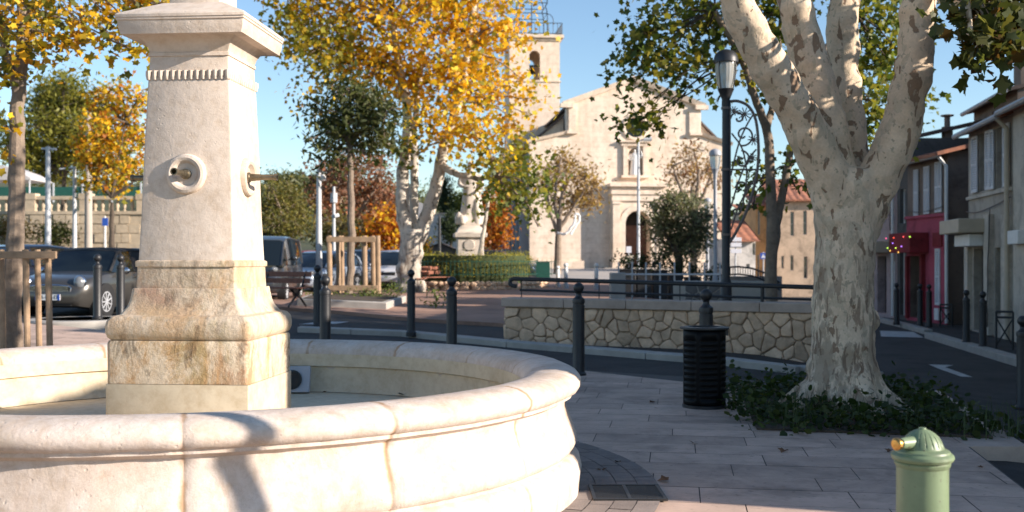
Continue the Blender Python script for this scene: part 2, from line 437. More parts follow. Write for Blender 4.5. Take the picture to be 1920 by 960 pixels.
# ring of cobbles round the fountain
FC = Vector((-2.10, 7.2, 0))
mb = MB()
mb.lathe([(2.3, .010), (3.07, .010)], 120, FC)
mb.f = [f for f in mb.f if len(f) == 4]
mb.build('paving_ring', M['joint'], smooth=0, recalc=False, kind='structure')
mb = MB()
for k, r0 in enumerate((2.52, 2.66, 2.80, 2.94)):
    n = int(2 * PI * r0 / .27)
    for i in range(n):
        a0 = 2 * PI * (i + .5 * (k % 2)) / n + .0015; a1 = a0 + 2 * PI / n - .003
        z = .016 + random.uniform(0, .002)
        ring = [(FC.x + r * math.cos(a), FC.y + r * math.sin(a), z) for r, a in ((r0, a0), (r0, (a0 + a1) / 2), (r0, a1), (r0 + .135, a1), (r0 + .135, (a0 + a1) / 2), (r0 + .135, a0))]
        mb.add(ring, [(0, 1, 2, 3, 4, 5)])
mb.build('ring_cobbles', M['cobble'], smooth=0, recalc=False, kind='structure')
# planting bed, its stone borders and the steps to the street
PB = [(G(1380, 722).x, 12.75), (2.17, 9.45), (4.06, 9.0), (4.72, 11.8), (4.6, 12.6)]
PLT = [(rx(8.62) - .03, 8.62), (4.17, 8.62), (4.95, 12.35), (rx(12.4), 12.46), (rx(12) - .03, 12)]
drape('planting_border', PLT, M['coping'], .004, .45, lambda x, y: 0.0)
drape('planting_bed', PB, M['soil'], .022, .1, lambda x, y: 0.0)
mb = MB()
for k in range(2):
    a, b = (rx(-3) + .34 * k, -3), (rx(8.6) + .34 * k, 8.6)
    mb.plate([(0, 0), (b[0] - a[0], 11.6), (b[0] - a[0] + .33, 11.6), (.33, 0)], [], (a[0] + .003, a[1], -.14 * (k + 1)), (1, 0, 0), (0, 1, 0), (0, 0, 1), .3)
mb.build('plaza_steps', M['coping'], kind='structure', bevel=.008)
# the square beyond the crossing: reddish asphalt, then pale paving before the church
ra = G(640, 612); rb = G(955, 612)
drape('square_paving', [(-6.5, 26), (-4.2, 25.2), (-.5, 22.6), (1.2, 21.2), (3.8, 19.6), (5.6, 22), (8.0, 31), (9.5, 52), (-3, 52), (-8, 40), (-8, 30)], M['tan_asphalt'], 0.0, .2)
drape('church_forecourt', [(2.6, 48), (9.4, 52.05), (13, 60), (24, 87), (0, 87), (1.5, 60)], M['parvis'], .012, .2)
def kerb(pts, w=.16, h=.12, off=-.08, name='kerb', m='kerb', seg=1.0):
    mb = MB()
    for a, b in zip(pts, pts[1:]):
        a, b = Vector(a), Vector(b); d = b - a; n = max(1, int(d.length / seg)); t = d.normalized(); s_ = Vector((-t.y, t.x)) * w / 2
        for i in range(n):
            p, q = a + d * (i / n) + t * .004, a + d * ((i + 1) / n) - t * .004
            c = [(p.x - s_.x, p.y - s_.y), (q.x - s_.x, q.y - s_.y), (q.x + s_.x, q.y + s_.y), (p.x + s_.x, p.y + s_.y)]
            lo = [(x, y, g(x, y) + off - .1) for x, y in c]; hi = [(x, y, g(x, y) + off + h) for x, y in c]
            mb.add(lo + hi, [(3, 2, 1, 0), (4, 5, 6, 7), (0, 1, 5, 4), (1, 2, 6, 5), (2, 3, 7, 6), (3, 0, 4, 7)])
    return mb.build(name, M[m], kind='structure', bevel=.012)
def xy(px, py, off=-.08): p = G(px, py, off); return (p.x, p.y)
kerb([xy(560, 622), xy(760, 630), xy(960, 650), xy(1220, 672), xy(1500, 700), xy(1640, 706)], .3, .1)
K1 = [xy(1908, 684), xy(1744, 634)]; kx0, kx1 = Vector(K1[0]), Vector(K1[1]); kd = (kx1 - kx0).normalized()
K0 = kx0 - kd * 20
K2 = [xy(1742, 627), xy(1650, 603), xy(1560, 578)]
kerb([tuple(K0), tuple(kx1)], .28, .15); kerb(K2, .25, .13)
drape('pavement', [tuple(K0 + Vector((.1, 0))), tuple(kx1 + Vector((.1, 0))), (K2[0][0] + .1, K2[0][1]), (K2[1][0] + .1, K2[1][1]), (K2[2][0] + .1, K2[2][1]), (30, 50), (30, -3)], M['asphalt'], .05, .2)
# painted arrow and crossing bar on the street
def road_poly(name, pxs):
    mb = MB(); pts = [G(x, y, -.072) for x, y in pxs]
    mb.add(pts, [tuple(range(len(pts)))]); return mb
ar = MB()
for q in ([(1741, 683), (1788, 684.5), (1772, 688.5), (1824, 707), (1802, 706), (1758, 690.5)],):
    b_ = road_poly('', q); ar.add(b_.v, b_.f)
M['roadpaint'] = mat('road_paint', (.50, .50, .48), .8, .35, 6)
ar.build('road_arrow', M['roadpaint'], smooth=0, kind='structure')
cb = MB()
for q in ([(1650, 620), (1712, 622), (1732, 633), (1652, 631)], [(600, 603), (655, 603), (630, 607), (560, 608)]):
    b_ = road_poly('', q); cb.add(b_.v, b_.f)
cb.build('road_marking', M['roadpaint'], smooth=0, kind='structure')
# round traffic island with red brick top
ISL = (-7.9, 19.6)
mb = MB(); z0 = g(*ISL)
mb.lathe([(.98, z0 - .3), (.98, z0 + .03), (.95, z0 + .06), (.72, z0 + .062)], 48, (ISL[0], ISL[1], 0)); mb.f = [f for f in mb.f if len(f) == 4]
mb.build('island_kerb', M['kerb'], kind='structure')
mb = MB(); mb.lathe([(0, z0 + .05), (.725, z0 + .05)], 40, (ISL[0], ISL[1], 0))
M['redbrick'] = mat('red_brick', (.30, .11, .07), .9, .3, 9, .3, 40); mb.build('island_brick', M['redbrick'], kind='structure')

# ================================================================== FOUNTAIN
root = thing('fountain', 'round pale limestone fountain with a tall tapered square pillar and dry basin', 'fountain', FC)
seams = [-75.5 + 22.5 * k for k in range(16)]
angs = []
k = 0
for s_ in seams:
    for d in (-.22, -.1, .1, .22): angs.append(s_ + d)
    for q in range(1, 14): angs.append(s_ + .22 + (22.5 - .44) * q / 14)
angs = [R(a) for a in angs]
sr = [R(s_) for s_ in seams]
def seam_r(r, z, a):
    d = min(abs((a - x + PI) % (2 * PI) - PI) for x in sr)
    w = .0025 * math.sin(a * 23 + z * 9) + .002 * math.sin(a * 61 + z * 31)
    return r + (w - (.0035 if d < R(.15) and r > 2.3 else 0))
prof = [(2.20, .30), (2.20, .57), (2.19, .585), (2.17, .59), (2.17, .69), (2.185, .735), (2.235, .775), (2.31, .795), (2.40, .80), (2.475, .79), (2.53, .765), (2.56, .73), (2.56, .70), (2.545, .672), (2.51, .655),
        (2.508, .636), (2.49, .628), (2.462, .612), (2.458, .57), (2.475, .50), (2.505, .43), (2.525, .37), (2.53, .33), (2.515, .295), (2.487, .28), (2.485, .262), (2.52, .25), (2.55, .21), (2.563, .15), (2.555, .07), (2.548, -.02)]
mb = MB(); mb.lathe(prof, c=FC, angs=angs, rf=seam_r); mb.f = [f for f in mb.f if len(f) == 4]
mb.build('basin', M['rim'], root, FC, smooth=50)
mb = MB(); mb.lathe([(0, .36), (2.205, .355)], 96, FC); mb.build('basin_floor', M['plaster'], root, FC)
mb = MB(); mb.lathe([(2.172, .36), (2.196, .40), (2.197, .574), (2.166, .586), (2.166, .69)], 128, FC); mb.f = [f for f in mb.f if len(f) == 4]
mb.build('basin_lining', M['plaster'], root, FC)
PR = R(-4.9); PC = (-2.08, 7.2)
def half(p): k_ = p / (2 * F * math.cos(PR)); return k_ * 7.2 / (1 + k_ * 1.08)        # half width of the square from its face width in photo px
def zz(y, p): return EYE + (HY - y) / F * (7.2 - 1.08 * half(p))
def sec(*lst): return [(half(p), zz(y, p)) for p, y in lst]
def pil(name, lst, m, bev=.012, seg=2, **k):
    mb = MB(); mb.sqloft(lst, PC, PR, bev, seg); return mb.build(name, M[m], root, FC, **k)
zt = zz(722, 276)
pil('plaster_base', [(half(277), .34), (half(277), zt - .003)], 'plaster', .008)
pil('plinth', [(half(275), zt), (half(276), zz(660, 276)), (half(276), zz(646, 276)), (half(272), zz(640.5, 272))], 'stained', .03, 3)
pil('base_moulding', sec((264, 640), (276, 635), (282, 626), (283, 615), (279, 604), (266, 595), (240, 591), (232, 585), (221, 577), (213, 566), (208, 553), (205, 543), (203, 541)), 'moulding', .03, 3)
pil('pedestal', sec((191, 541), (191, 536), (189, 520), (188, 501), (194, 500), (195, 495), (194, 490), (187, 488)), 'moulding', .012)
pil('shaft', sec((185, 488), (177, 400), (169.5, 290), (158, 149)), 'stone', .016, 2)
dh = sec((154, 149), (160, 147.5), (161, 140), (160, 131), (154, 129))
dm = MB(); dm.sqloft([(half(156), zz(149, 160)), (half(156), zz(129, 160))], PC, PR, .01)
za, zb_ = zz(147.5, 160), zz(130.5, 160); hw = half(161) + .004
for side in range(4):
    a = PR + side * PI / 2
    for i in range(14):
        u = -hw + (i + .5) * 2 * hw / 14
        c = Vector((PC[0], PC[1], 0)) + Vector((math.cos(a) * u + math.sin(a) * (hw - .012), math.sin(a) * u - math.cos(a) * (hw - .012), 0))
        dm.tube([c + Vector((0, 0, za)), c + Vector((0, 0, (za + zb_) / 2)), c + Vector((0, 0, zb_))], [.012, .0195, .019], 8)
dm.build('bead_band', M['stone'], root, FC)
pil('neck', sec((154, 129.5), (152, 104), (157, 103), (157, 97), (153, 96), (160, 84), (172, 73), (190, 65), (198, 62), (198, 59)), 'stone', .01)
pil('cornice', sec((236, 59.5), (238, 54), (243, 46), (245, 34), (249, 32), (249, 28), (252, 27), (252, 22)) + [(half(248), zz(19, 252)), (.20, zz(20, 252) + .115), (.17, zz(20, 252) + .115), (.17, zz(20, 252) + .5), (.02, zz(20, 252) + .8)], 'stone', .008)
# roundels and spouts on the front and right faces (and behind, for the other sides)
zr = zz(326, 171); hwf = half(171.5)
for k in range(4):
    a = PR + k * PI / 2
    n = Vector((math.sin(a), -math.cos(a), 0)); c = Vector((PC[0], PC[1], zr)) + n * (hwf - .012)
    mb = MB(); mb.lathe([(.131, 0), (.131, .028), (.122, .044), (.105, .050), (.088, .044), (.078, .030), (.070, .020), (.03, .018), (0, .018)], 40, c, n)
    rd = mb.build('roundel', M['stone'], root, FC)
    mb = MB(); mb.lathe([(.034, .015), (.034, .035), (.026, .040), (.022, .10), (.020, .10), (.018, .20), (.024, .205), (.024, .222), (.017, .222), (.015, .16), (0, .16)], 20, c, n)
    mb.build('spout', M['spout'], rd, FC)
# floodlight on the basin floor behind the pillar
p = Vector((-1.90, 9.25, .36))
root = thing('floodlight', 'square steel floodlight fixed low inside the basin behind the pillar', 'floodlight', p)
mb = MB(); Mx = Matrix.Rotation(R(-18), 4, 'X'); mb.box((0, 0, .115), (.30, .05, .23), M=Mx); mb.box((0, .06, .02), (.26, .14, .03)); mb.build('housing', M['grey_metal'], root, bevel=.004)
mb = MB(); mb.lathe([(.085, 0), (.085, .012), (.066, .014), (.066, .004), (0, .004)], 28, (0, -.028, .115), Mx @ Vector((0, -1, 0))); mb.build('lens', M['glass'], root)

# ================================================================== GREEN WATER POST
p = Vector((1.508, 3.92, 0))
root = thing('water_post', 'sage green cast iron drinking water post with fluted dome and brass push button', 'water post', p)
mb = MB(); mb.lathe([(.125, 0), (.125, .05), (.105, .07), (.096, .10), (.092, .14), (.0915, .745), (.097, .752), (.0985, .762), (.094, .768)], 40); mb.build('body', M['green_paint'], root)
def flute(r, z, a):
    return r * (1 - .055 * (abs(math.sin(a * 9)) < .38) * (1 if .826 < z < .878 else 0))
mb = MB(); mb.lathe([(.094, .766), (.106, .772), (.1105, .781), (.1095, .790), (.103, .797), (.098, .799), (.096, .806), (.085, .812), (.076, .815), (.0745, .822), (.071, .830), (.066, .843), (.056, .858), (.043, .870), (.028, .879), (.014, .884), (.013, .889), (0, .890)], 144, rf=flute); mb.build('cap', M['green_paint'], root)
d = Vector((-.86, -.5, 0))
mb = MB(); mb.tube([d * .05 + Vector((0, 0, .838)), d * .09 + Vector((0, 0, .839)), d * .118 + Vector((0, 0, .84))], [.024, .022, .019], 16); mb.build('button_housing', M['green_paint'], root)
mb = MB(); mb.lathe([(.011, .114), (.012, .128), (.022, .130), (.0225, .142), (.016, .148), (0, .149)], 24, (0, 0, .84), d); mb.build('push_button', M['brass'], root)

# ================================================================== BOLLARDS
def bollard_parts(root):
    mb = MB(); mb.lathe([(.098, -.05), (.098, .03), (.082, .045), (.077, .06), (.076, .90), (.072, .905), (.072, .925), (.079, .930), (.080, .965), (.077, .985), (.060, 1.0), (.045, 1.012), (.036, 1.03), (.034, 1.05), (.043, 1.058), (.03, 1.066)], 28)
    mb.build('post', M['iron'], root)
    mb = MB(); mb.ball((0, 0, 1.125), .069, 24, 16); mb.build('ball', M['iron'], root)
def colpt(px, Z, off=0.0): x = (px - CX) / F * Z; return gz(x, Z, off)
proto = None
def bollard(p, label, group):
    global proto
    if proto is None:
        proto = thing('bollard', label, 'bollard', p, 0, group); bollard_parts(proto); return proto
    c = copy_tree(proto); c.location = p; tag(c, label, 'bollard', group); return c
GB = 'ball topped bollards round the plaza'
bollard(G(1085, 704), 'black ball topped bollard standing alone before the stone wall, right of the fountain rim', GB)
p = colpt(1324, 11.9); bollard(p, 'black ball topped bollard rising right behind the slotted bin', GB)
p = colpt(847, 15.4, .02); bollard(p, 'tall black bollard behind the basin rim, just left of the stone wall end', GB)
p = colpt(610, 15.0, .03); bollard(p, 'black bollard nearest the pillar, in front of its twin with the slightly higher ball', GB)
p = colpt(771, 19.8); bollard(p, 'thinner far bollard in front of the mottled foot of the yellow plane', GB)
p = colpt(595, 20.6); bollard(p, 'far bollard half hidden behind the one nearest the pillar', GB)
p = colpt(183, 19.7, .06); bollard(p, 'bollard on the round island in front of the silver convertible headlight', GB)
p = colpt(226, 20.1, .06); bollard(p, 'bollard on the round island touching the pillar edge in the view', GB)
bollard(gz(.479 * 13.6, 13.6, -.06), 'dark bollard cut by the right edge of the picture', GB)
GS = 'bollards along the street pavement'
for px, py, l in ((1812, 643, 'street bollard before the grey house wall, left one of the pair at the shop door'), (1843, 651, 'street bollard before the shop door, right one of the pair'), (1725, 610, 'street bollard before the dark red doorway'), (1742, 613, 'street bollard before the right jamb of the red doorway'), (1681, 606, 'farthest street bollard beside the white panel door')):
    bollard(G(px, py, .05), l, GS)

# ================================================================== LITTER BIN
p = Vector((1.975, 10.95, .006))
root = thing('litter_bin', 'black cylindrical litter bin with slotted sides on the pale slabs', 'litter bin', p)
n = 72; mb = MB(); rows = [0.04]
z = .10
slots = []
while z < .70: slots.append((z, z + .013)); z += .058
zs = [.03] + [q for s_ in slots for q in s_] + [.80]
for zq in zs:
    for k in range(n): mb.v.append((.216 * math.cos(2 * PI * k / n), .216 * math.sin(2 * PI * k / n), zq))
for i in range(len(zs) - 1):
    slot = i % 2 == 1
    for k in range(n):
        seg = k % 12
        if slot and 2 <= seg <= 10: continue
        b = (k + 1) % n; mb.f.append((i * n + k, i * n + b, (i + 1) * n + b, (i + 1) * n + k))
o = mb.build('body', M['iron_gloss'], root); sm = o.modifiers.new('Solidify', 'SOLIDIFY'); sm.thickness = .004
mb = MB(); mb.lathe([(.245, .80), (.25, .805), (.25, .818), (.245, .822), (.16, .826), (.155, .82), (.155, .80), (.245, .80)], 48); mb.f = [f for f in mb.f if len(f) == 4]; mb.build('lid', M['iron'], root)
mb = MB(); mb.lathe([(.20, .035), (.20, .79), (.198, .79), (.196, .06), (0, .06)], 40); mb.build('liner', M['dark'], root)
mb = MB(); mb.lathe([(.225, 0), (.225, .03), (.20, .036), (0, .036)], 40); mb.build('base', M['iron'], root)
mb = MB(); mb.box((.225, .05, .76), (.05, .05, .06)); mb.build('latch', M['iron'], root)

# ================================================================== DRAIN GRATE
root = thing('drain_grate', 'rectangular cast iron drain grate set in the ring at the foot of the basin', 'drain grate', (.735, 6.83, .017))
mb = MB(); W_, D_ = .44, .42
for x in (-W_ / 2, 0, W_ / 2): mb.box((x, 0, .004), (.022, D_, .014))
for y in (-D_ / 2, D_ / 2): mb.box((0, y, .0045), (W_ + .022, .022, .014))
mb.build('frame', M['iron'], root)
mb = MB(); k = -D_ / 2 + .03
while k < D_ / 2 - .02:
    for x in (-W_ / 4, W_ / 4): mb.box((x, k, .003), (W_ / 2 - .02, .013, .012))
    k += .027
mb.build('grating', M['iron'], root)
mb = MB(); mb.box((0, 0, -.002), (W_, D_, .004)); mb.build('pit', M['dark'], root)  # thin black plate under the bars; the drain's shade is its colour

# ================================================================== RUBBLE WALL WITH HANDRAIL
def voronoi(pts, W, H):
    cells = []
    for i, p in enumerate(pts):
        poly = [(0, 0), (W, 0), (W, H), (0, H)]
        for j in sorted(range(len(pts)), key=lambda q: (pts[q][0] - p[0]) ** 2 + (pts[q][1] - p[1]) ** 2)[1:22]:
            q = pts[j]; mx, my = (p[0] + q[0]) / 2, (p[1] + q[1]) / 2; dx, dy = q[0] - p[0], q[1] - p[1]
            f = lambda a: (a[0] - mx) * dx + (a[1] - my) * dy
            out = []
            for a, b in zip(poly, poly[1:] + poly[:1]):
                fa, fb = f(a), f(b)
                if fa <= 0: out.append(a)
                if (fa < 0) != (fb < 0) and fa != fb:
                    t = fa / (fa - fb); out.append((a[0] + (b[0] - a[0]) * t, a[1] + (b[1] - a[1]) * t))
            poly = out
            if not poly: break
        cells.append(poly)
    return cells
def rubble(mb, o, u, v, n, W, H, cell=.27, seed=1, depth=.05, gap=.007):
    rg = random.Random(seed); pts = []
    ny = max(2, round(H / (cell * .72)))
    for j in range(ny):
        x = rg.uniform(.2, .8) * cell
        while x < W:
            pts.append((x + rg.uniform(-.06, .06), (j + .5 + rg.uniform(-.48, .48)) * H / ny)); x += cell * rg.choice((.5, .65, .8, 1, 1.2, 1.6))
    o, u, v, n = Vector(o), Vector(u), Vector(v), Vector(n)
    for poly in voronoi(pts, W, H):
        if len(poly) < 3: continue
        cx = sum(p[0] for p in poly) / len(poly); cy = sum(p[1] for p in poly) / len(poly)
        # resample and round the outline
        pp = []
        for a, b in zip(poly, poly[1:] + poly[:1]):
            if math.hypot(a[0] - b[0], a[1] - b[1]) < .012: continue
            for t in (.14, .5, .86): pp.append((a[0] + (b[0] - a[0]) * t + rg.uniform(-.006, .006), a[1] + (b[1] - a[1]) * t + rg.uniform(-.006, .006)))
        if len(pp) < 6: continue
        tx, ty, d = rg.uniform(-.05, .05), rg.uniform(-.05, .05), depth * rg.uniform(.55, 1.15)
        rings = []
        for ins, h in ((gap, -.01), (gap * 1.1, d * .65), (gap + .012, d * .92), (gap + .035, d)):
            ring = []
            for x, y in pp:
                r = math.hypot(x - cx, y - cy) or 1e-6; k_ = max(.15, (r - ins) / r)
                X, Y = cx + (x - cx) * k_, cy + (y - cy) * k_
                ring.append(o + u * X + v * Y + n * (h + (tx * (X - cx) + ty * (Y - cy) if h > 0 else 0) + (rg.uniform(-.003, .003) if h > 0 else 0)))
            rings.append(ring)
        k = len(mb.v); mb.loft(rings)
WA = G(948, 641, -.08); WB = G(1560, 688, -.08); WA.z = WB.z = 0
wd = (WB - WA).normalized(); wn = Vector((wd.y, -wd.x, 0)); wl = (WB - WA).length; wl
zb0, zb1 = g(WA.x, WA.y) - .08, g(WB.x, WB.y) - .08
ztA = P(948, 558, WA.y).z; ztB = P(1515, 568, WA.y + wd.y * wl * .88).z
root = thing('stone_wall', 'low wall of tan rubble stones with a smooth grey coping along the ramp', 'wall', WA)
TH = .38; ct = .16
def wz(t): return lerp(ztA, ztB, t)
mb = MB()
c4 = [WA, WB, WB - wn * TH, WA - wn * TH]
mb.add([(p.x, p.y, -.4) for p in c4] + [(p.x, p.y, wz(t) - ct) for p, t in zip(c4, (0, 1, 1, 0))], [(3, 2, 1, 0), (4, 5, 6, 7), (0, 1, 5, 4), (1, 2, 6, 5), (2, 3, 7, 6), (3, 0, 4, 7)])
mb.build('mortar_core', M['mortar'], root, WA, smooth=0)
mb = MB(); Hw = (ztA + ztB) / 2 - ct - .005 - (min(zb0, zb1) - .05)
zlow = min(zb0, zb1) - .05
rubble(mb, WA + Vector((0, 0, zlow)), wd, (0, 0, 1), wn, wl, Hw, .255, 5)
rubble(mb, WA - wn * TH + Vector((0, 0, zlow)), wn, (0, 0, 1), -wd, TH, Hw, .24, 8)
mb.build('rubble_face', M['rubble'], root, WA, smooth=40)
mb = MB(); nseg = 5
for i in range(nseg):
    t0, t1 = i / nseg, (i + 1) / nseg
    a, b = WA + wd * (wl * t0 + .003) + wn * .08, WA + wd * (wl * t1 - .003) + wn * .08
    if i == 0: a = a - wd * .06
    q = [a, b, b - wn * (TH + .16), a - wn * (TH + .16)]
    mb.add([(p.x, p.y, wz(t) - ct) for p, t in zip(q, (t0, t1, t1, t0))] + [(p.x, p.y, wz(t)) for p, t in zip(q, (t0, t1, t1, t0))], [(3, 2, 1, 0), (4, 5, 6, 7), (0, 1, 5, 4), (1, 2, 6, 5), (2, 3, 7, 6), (3, 0, 4, 7)])
mb.build('coping', M['coping'], root, WA, bevel=.014)
root = thing('handrail', 'black tubular handrail with a curled end running above the wall coping', 'handrail', WA - wn * .2)
RO = WA - wn * .2
def rp(t, z): p = RO + wd * (wl * t); return Vector((p.x, p.y, z))
r0 = P(957, 523, WA.y).z; r1 = P(1515, 538, WA.y + wd.y * wl * .88).z + (P(1515, 538, WA.y + wd.y * wl * .88).z - r0) * .12
l0 = r0 - .20; l1 = r1 - .20
mb = MB(); hook = []
for k in range(9):
    a = PI / 2 + PI * k / 8; hook.append(rp(.012, r0 - .065) + wd * (math.cos(a) * .065) + Vector((0, 0, math.sin(a) * .065)))
mb.tube([hook[-1] + wd * .06] + hook[::-1] + [rp(1.0, r1)], .038, 10)
mb.build('top_rail', M['iron'], root, RO)
mb = MB(); mb.tube([rp(.035, l0), rp(1, l1)], .022, 8); mb.build('lower_rail', M['iron'], root, RO)
for t in (.04, .30, .555, .80, .98):
    mb = MB(); mb.tube([rp(t, wz(t) - .01), rp(t, lerp(r0, r1, t))], .009 if t < .7 else .03, 8); mb.build('post', M['iron'], root, RO)

# ================================================================== LEAVES
def lobed():
    o = []
    for a, r in ((-90, .30), (-44, .66), (-14, .50), (22, .90), (54, .62), (90, 1.0), (124, .60), (160, .94), (196, .50), (222, .62)):
        o.append((math.cos(R(a)) * r, math.sin(R(a)) * r + .1, .10 * r * abs(math.cos(R(a))) * 1.5))
    return np.array([(0, 0, 0)] + o), [(0, i, i % 10 + 1) for i in range(1, 11)]
def star5():
    o = [(0, -.7, 0), (.85, -.05, .22), (.42, .25, .1), (0, 1.0, .0), (-.42, .25, .1), (-.85, -.05, .22)]
    return np.array(o), [(0, 1, 2), (0, 2, 3), (0, 3, 4), (0, 4, 5)]
def oval():
    o = [(0, -1, 0), (.36, -.1, .16), (0, 1, 0), (-.36, -.1, .16)]
    return np.array(o), [(0, 1, 2), (0, 2, 3)]
def rnd():
    o = [(0, -.8, 0), (.75, -.4, .1), (.8, .35, .12), (0, .8, 0), (-.8, .35, .12), (-.75, -.4, .1)]
    return np.array(o), [(0, 1, 2), (0, 2, 3), (0, 3, 4), (0, 4, 5)]
LEAF = dict(lobed=lobed(), star=star5(), oval=oval(), round=rnd())
Y_ = [(.82, .54, .03), (.80, .46, .02), (.72, .40, .02), (.74, .58, .05), (.50, .25, .02)]
YG = [(.34, .30, .035), (.26, .25, .03), (.50, .34, .03), (.16, .17, .03)]
GR = [(.085, .13, .025), (.11, .15, .03), (.065, .10, .02), (.17, .19, .035), (.20, .17, .03)]
GY = [(.20, .22, .035), (.13, .17, .03), (.28, .26, .04), (.08, .12, .022)]
DG = [(.06, .075, .02), (.08, .10, .025), (.045, .06, .018), (.12, .125, .035)]
BR = [(.30, .15, .085), (.24, .12, .07), (.37, .19, .11), (.19, .10, .06)]
OR = [(.48, .17, .02), (.40, .12, .018), (.52, .24, .025), (.30, .10, .02)]
DRY = [(.36, .24, .12), (.30, .20, .10), (.42, .27, .10), (.24, .16, .08)]
PINE = [(.20, .20, .03), (.24, .23, .035), (.11, .125, .022), (.28, .25, .04)]
OLIVE = [(.21, .22, .12), (.16, .175, .09), (.27, .28, .16), (.11, .125, .065)]
def leaves(name, parent, org, puffs, n, size, shape='lobed', hang=0.0, shell=2.2, kind=None, upb=.5, dens=16, loosef=.25, twig=None):
    """puffs: (centre, (rx,ry,rz), palette[, weight]). Every leaf is a real little face cluster."""
    base, fc = LEAF[shape]; fc = np.array(fc); k = len(base)
    C = np.array([tuple(p[0]) for p in puffs]); RD = np.array([p[1] if hasattr(p[1], '__len__') else (p[1],) * 3 for p in puffs])
    w = np.array([(p[3] if len(p) > 3 else 1) for p in puffs]) * (RD[:, 0] * RD[:, 2]) ** .9; w = w / w.sum()
    idx = RNG.choice(len(puffs), n, p=w)
    d = RNG.normal(size=(n, 3)); d /= np.linalg.norm(d, axis=1)[:, None]
    # leaves gather on little sprays inside each puff, leaving gaps
    rad = RNG.random(n) ** (1 / shell)
    nsp = max(6, n // dens)
    spray_idx = RNG.choice(len(puffs), nsp, p=w); sd = RNG.normal(size=(nsp, 3)); sd /= np.linalg.norm(sd, axis=1)[:, None]
    sp = C[spray_idx] + sd * RD[spray_idx] * (RNG.random(nsp) ** (1 / shell))[:, None]
    pick = RNG.integers(0, nsp, n); loose = RNG.random(n) < loosef
    pos = np.where(loose[:, None], C[idx] + d * RD[idx] * rad[:, None], sp[pick] + RNG.normal(size=(n, 3)) * size * (dens / 16) ** .45 * np.array((1.5, 1.5, 1.1)))
    idx = np.where(loose, idx, spray_idx[pick])
    nr = RNG.normal(size=(n, 3)); nr[:, 2] += upb; nr /= np.linalg.norm(nr, axis=1)[:, None]
    a = RNG.normal(size=(n, 3)); a[:, 2] -= hang * 2
    ay = a - nr * (a * nr).sum(1)[:, None]; ay /= np.linalg.norm(ay, axis=1)[:, None]; ax = np.cross(ay, nr)
    s = size * .55 * RNG.uniform(.5, 1.3, n)
    bend = RNG.uniform(-.6, 1.4, n)
    V = pos[:, None, :] + s[:, None, None] * (base[None, :, 0:1] * ax[:, None, :] + base[None, :, 1:2] * ay[:, None, :] + (base[None, :, 2] * bend[:, None])[:, :, None] * nr[:, None, :])
    V = V.reshape(-1, 3) - np.array(tuple(org))[None, :]
    Fc = (fc[None] + (np.arange(n) * k)[:, None, None]).reshape(-1, 3)
    cols = np.ones((n, 4)); pal = [np.array(p[2]) for p in puffs]; rr = RNG.random(n); jit = RNG.uniform(.78, 1.2, (n, 1))
    for i in range(n): cols[i, :3] = pal[idx[i]][int(rr[i] * len(pal[idx[i]]))]
    cols[:, :3] *= jit
    if twig:
        tb = MB()
        for q, i in zip(sp, spray_idx):
            a, b = Vector(C[i]), Vector(q); m_ = a.lerp(b, .5) + Vector((random.gauss(0, .1), random.gauss(0, .1), .06)) * (b - a).length
            tb.tube([a, m_, b, b + (b - m_) * .5], [twig[0], twig[0] * .8, twig[0] * .6, twig[0] * .3], 4, False)
        tb.build('twigs', M[twig[1]], parent, org, recalc=False, kind='stuff')
    me = bpy.data.meshes.new(name); me.vertices.add(len(V)); me.vertices.foreach_set('co', V.ravel().astype(np.float32))
    me.loops.add(Fc.size); me.loops.foreach_set('vertex_index', Fc.ravel().astype(np.int32))
    me.polygons.add(len(Fc)); me.polygons.foreach_set('loop_start', np.arange(0, Fc.size, 3, dtype=np.int32))
    me.update(calc_edges=True); me.validate()
    at = me.attributes.new('tint', 'FLOAT_COLOR', 'POINT'); at.data.foreach_set('color', np.repeat(cols, k, axis=0).ravel().astype(np.float32))
    me.materials.append(M['leaf']); o = bpy.data.objects.new(name, me); COL.objects.link(o)
    if parent is not None: o.parent = parent; KIDS.setdefault(parent.name, []).append(o)
    else: o.location = org
    if kind: o['kind'] = kind
    return o
def px_puffs(lst, Z, pal, dz=1.0, jit=.5, rg=random.Random(4)):
    out = []
    for q in lst:
        x, y, r = q[:3]; Zq = Z + rg.uniform(-jit, jit) * 2; k_ = Zq / F
        out.append((P(x, y, Zq), (r * k_, r * k_ * dz, r * k_), q[3] if len(q) > 3 else pal))
    return out
def wob(pts, n=10, amp=.02, rg=random.Random(9)):
    """smooth a polyline (Catmull-Rom) and make it a little crooked"""
    pts = [Vector(p) for p in pts]; q = [pts[0] * 2 - pts[1]] + pts + [pts[-1] * 2 - pts[-2]]; out = []
    for i in range(1, len(q) - 2):
        for k in range(n):
            t = k / n; a, b, c, d = q[i - 1:i + 3]
            out.append(.5 * ((2 * b) + (c - a) * t + (2 * a - 5 * b + 4 * c - d) * t * t + (3 * b - a - 3 * c + d) * t ** 3))
    out.append(pts[-1])
    return [p + Vector((rg.gauss(0, amp), rg.gauss(0, amp), rg.gauss(0, amp * .5))) if 0 < i < len(out) - 1 else p for i, p in enumerate(out)]
def limb(mb, pts, r0, r1, n=10, amp=.0, seg=6, lump=.0, rg=random.Random(2)):
    q = wob(pts, seg, amp); m = len(q) - 1
    mb.tube(q, [lerp(r0, r1, (i / m) ** .8) * (1 + rg.uniform(-lump, lump)) for i in range(m + 1)], n)
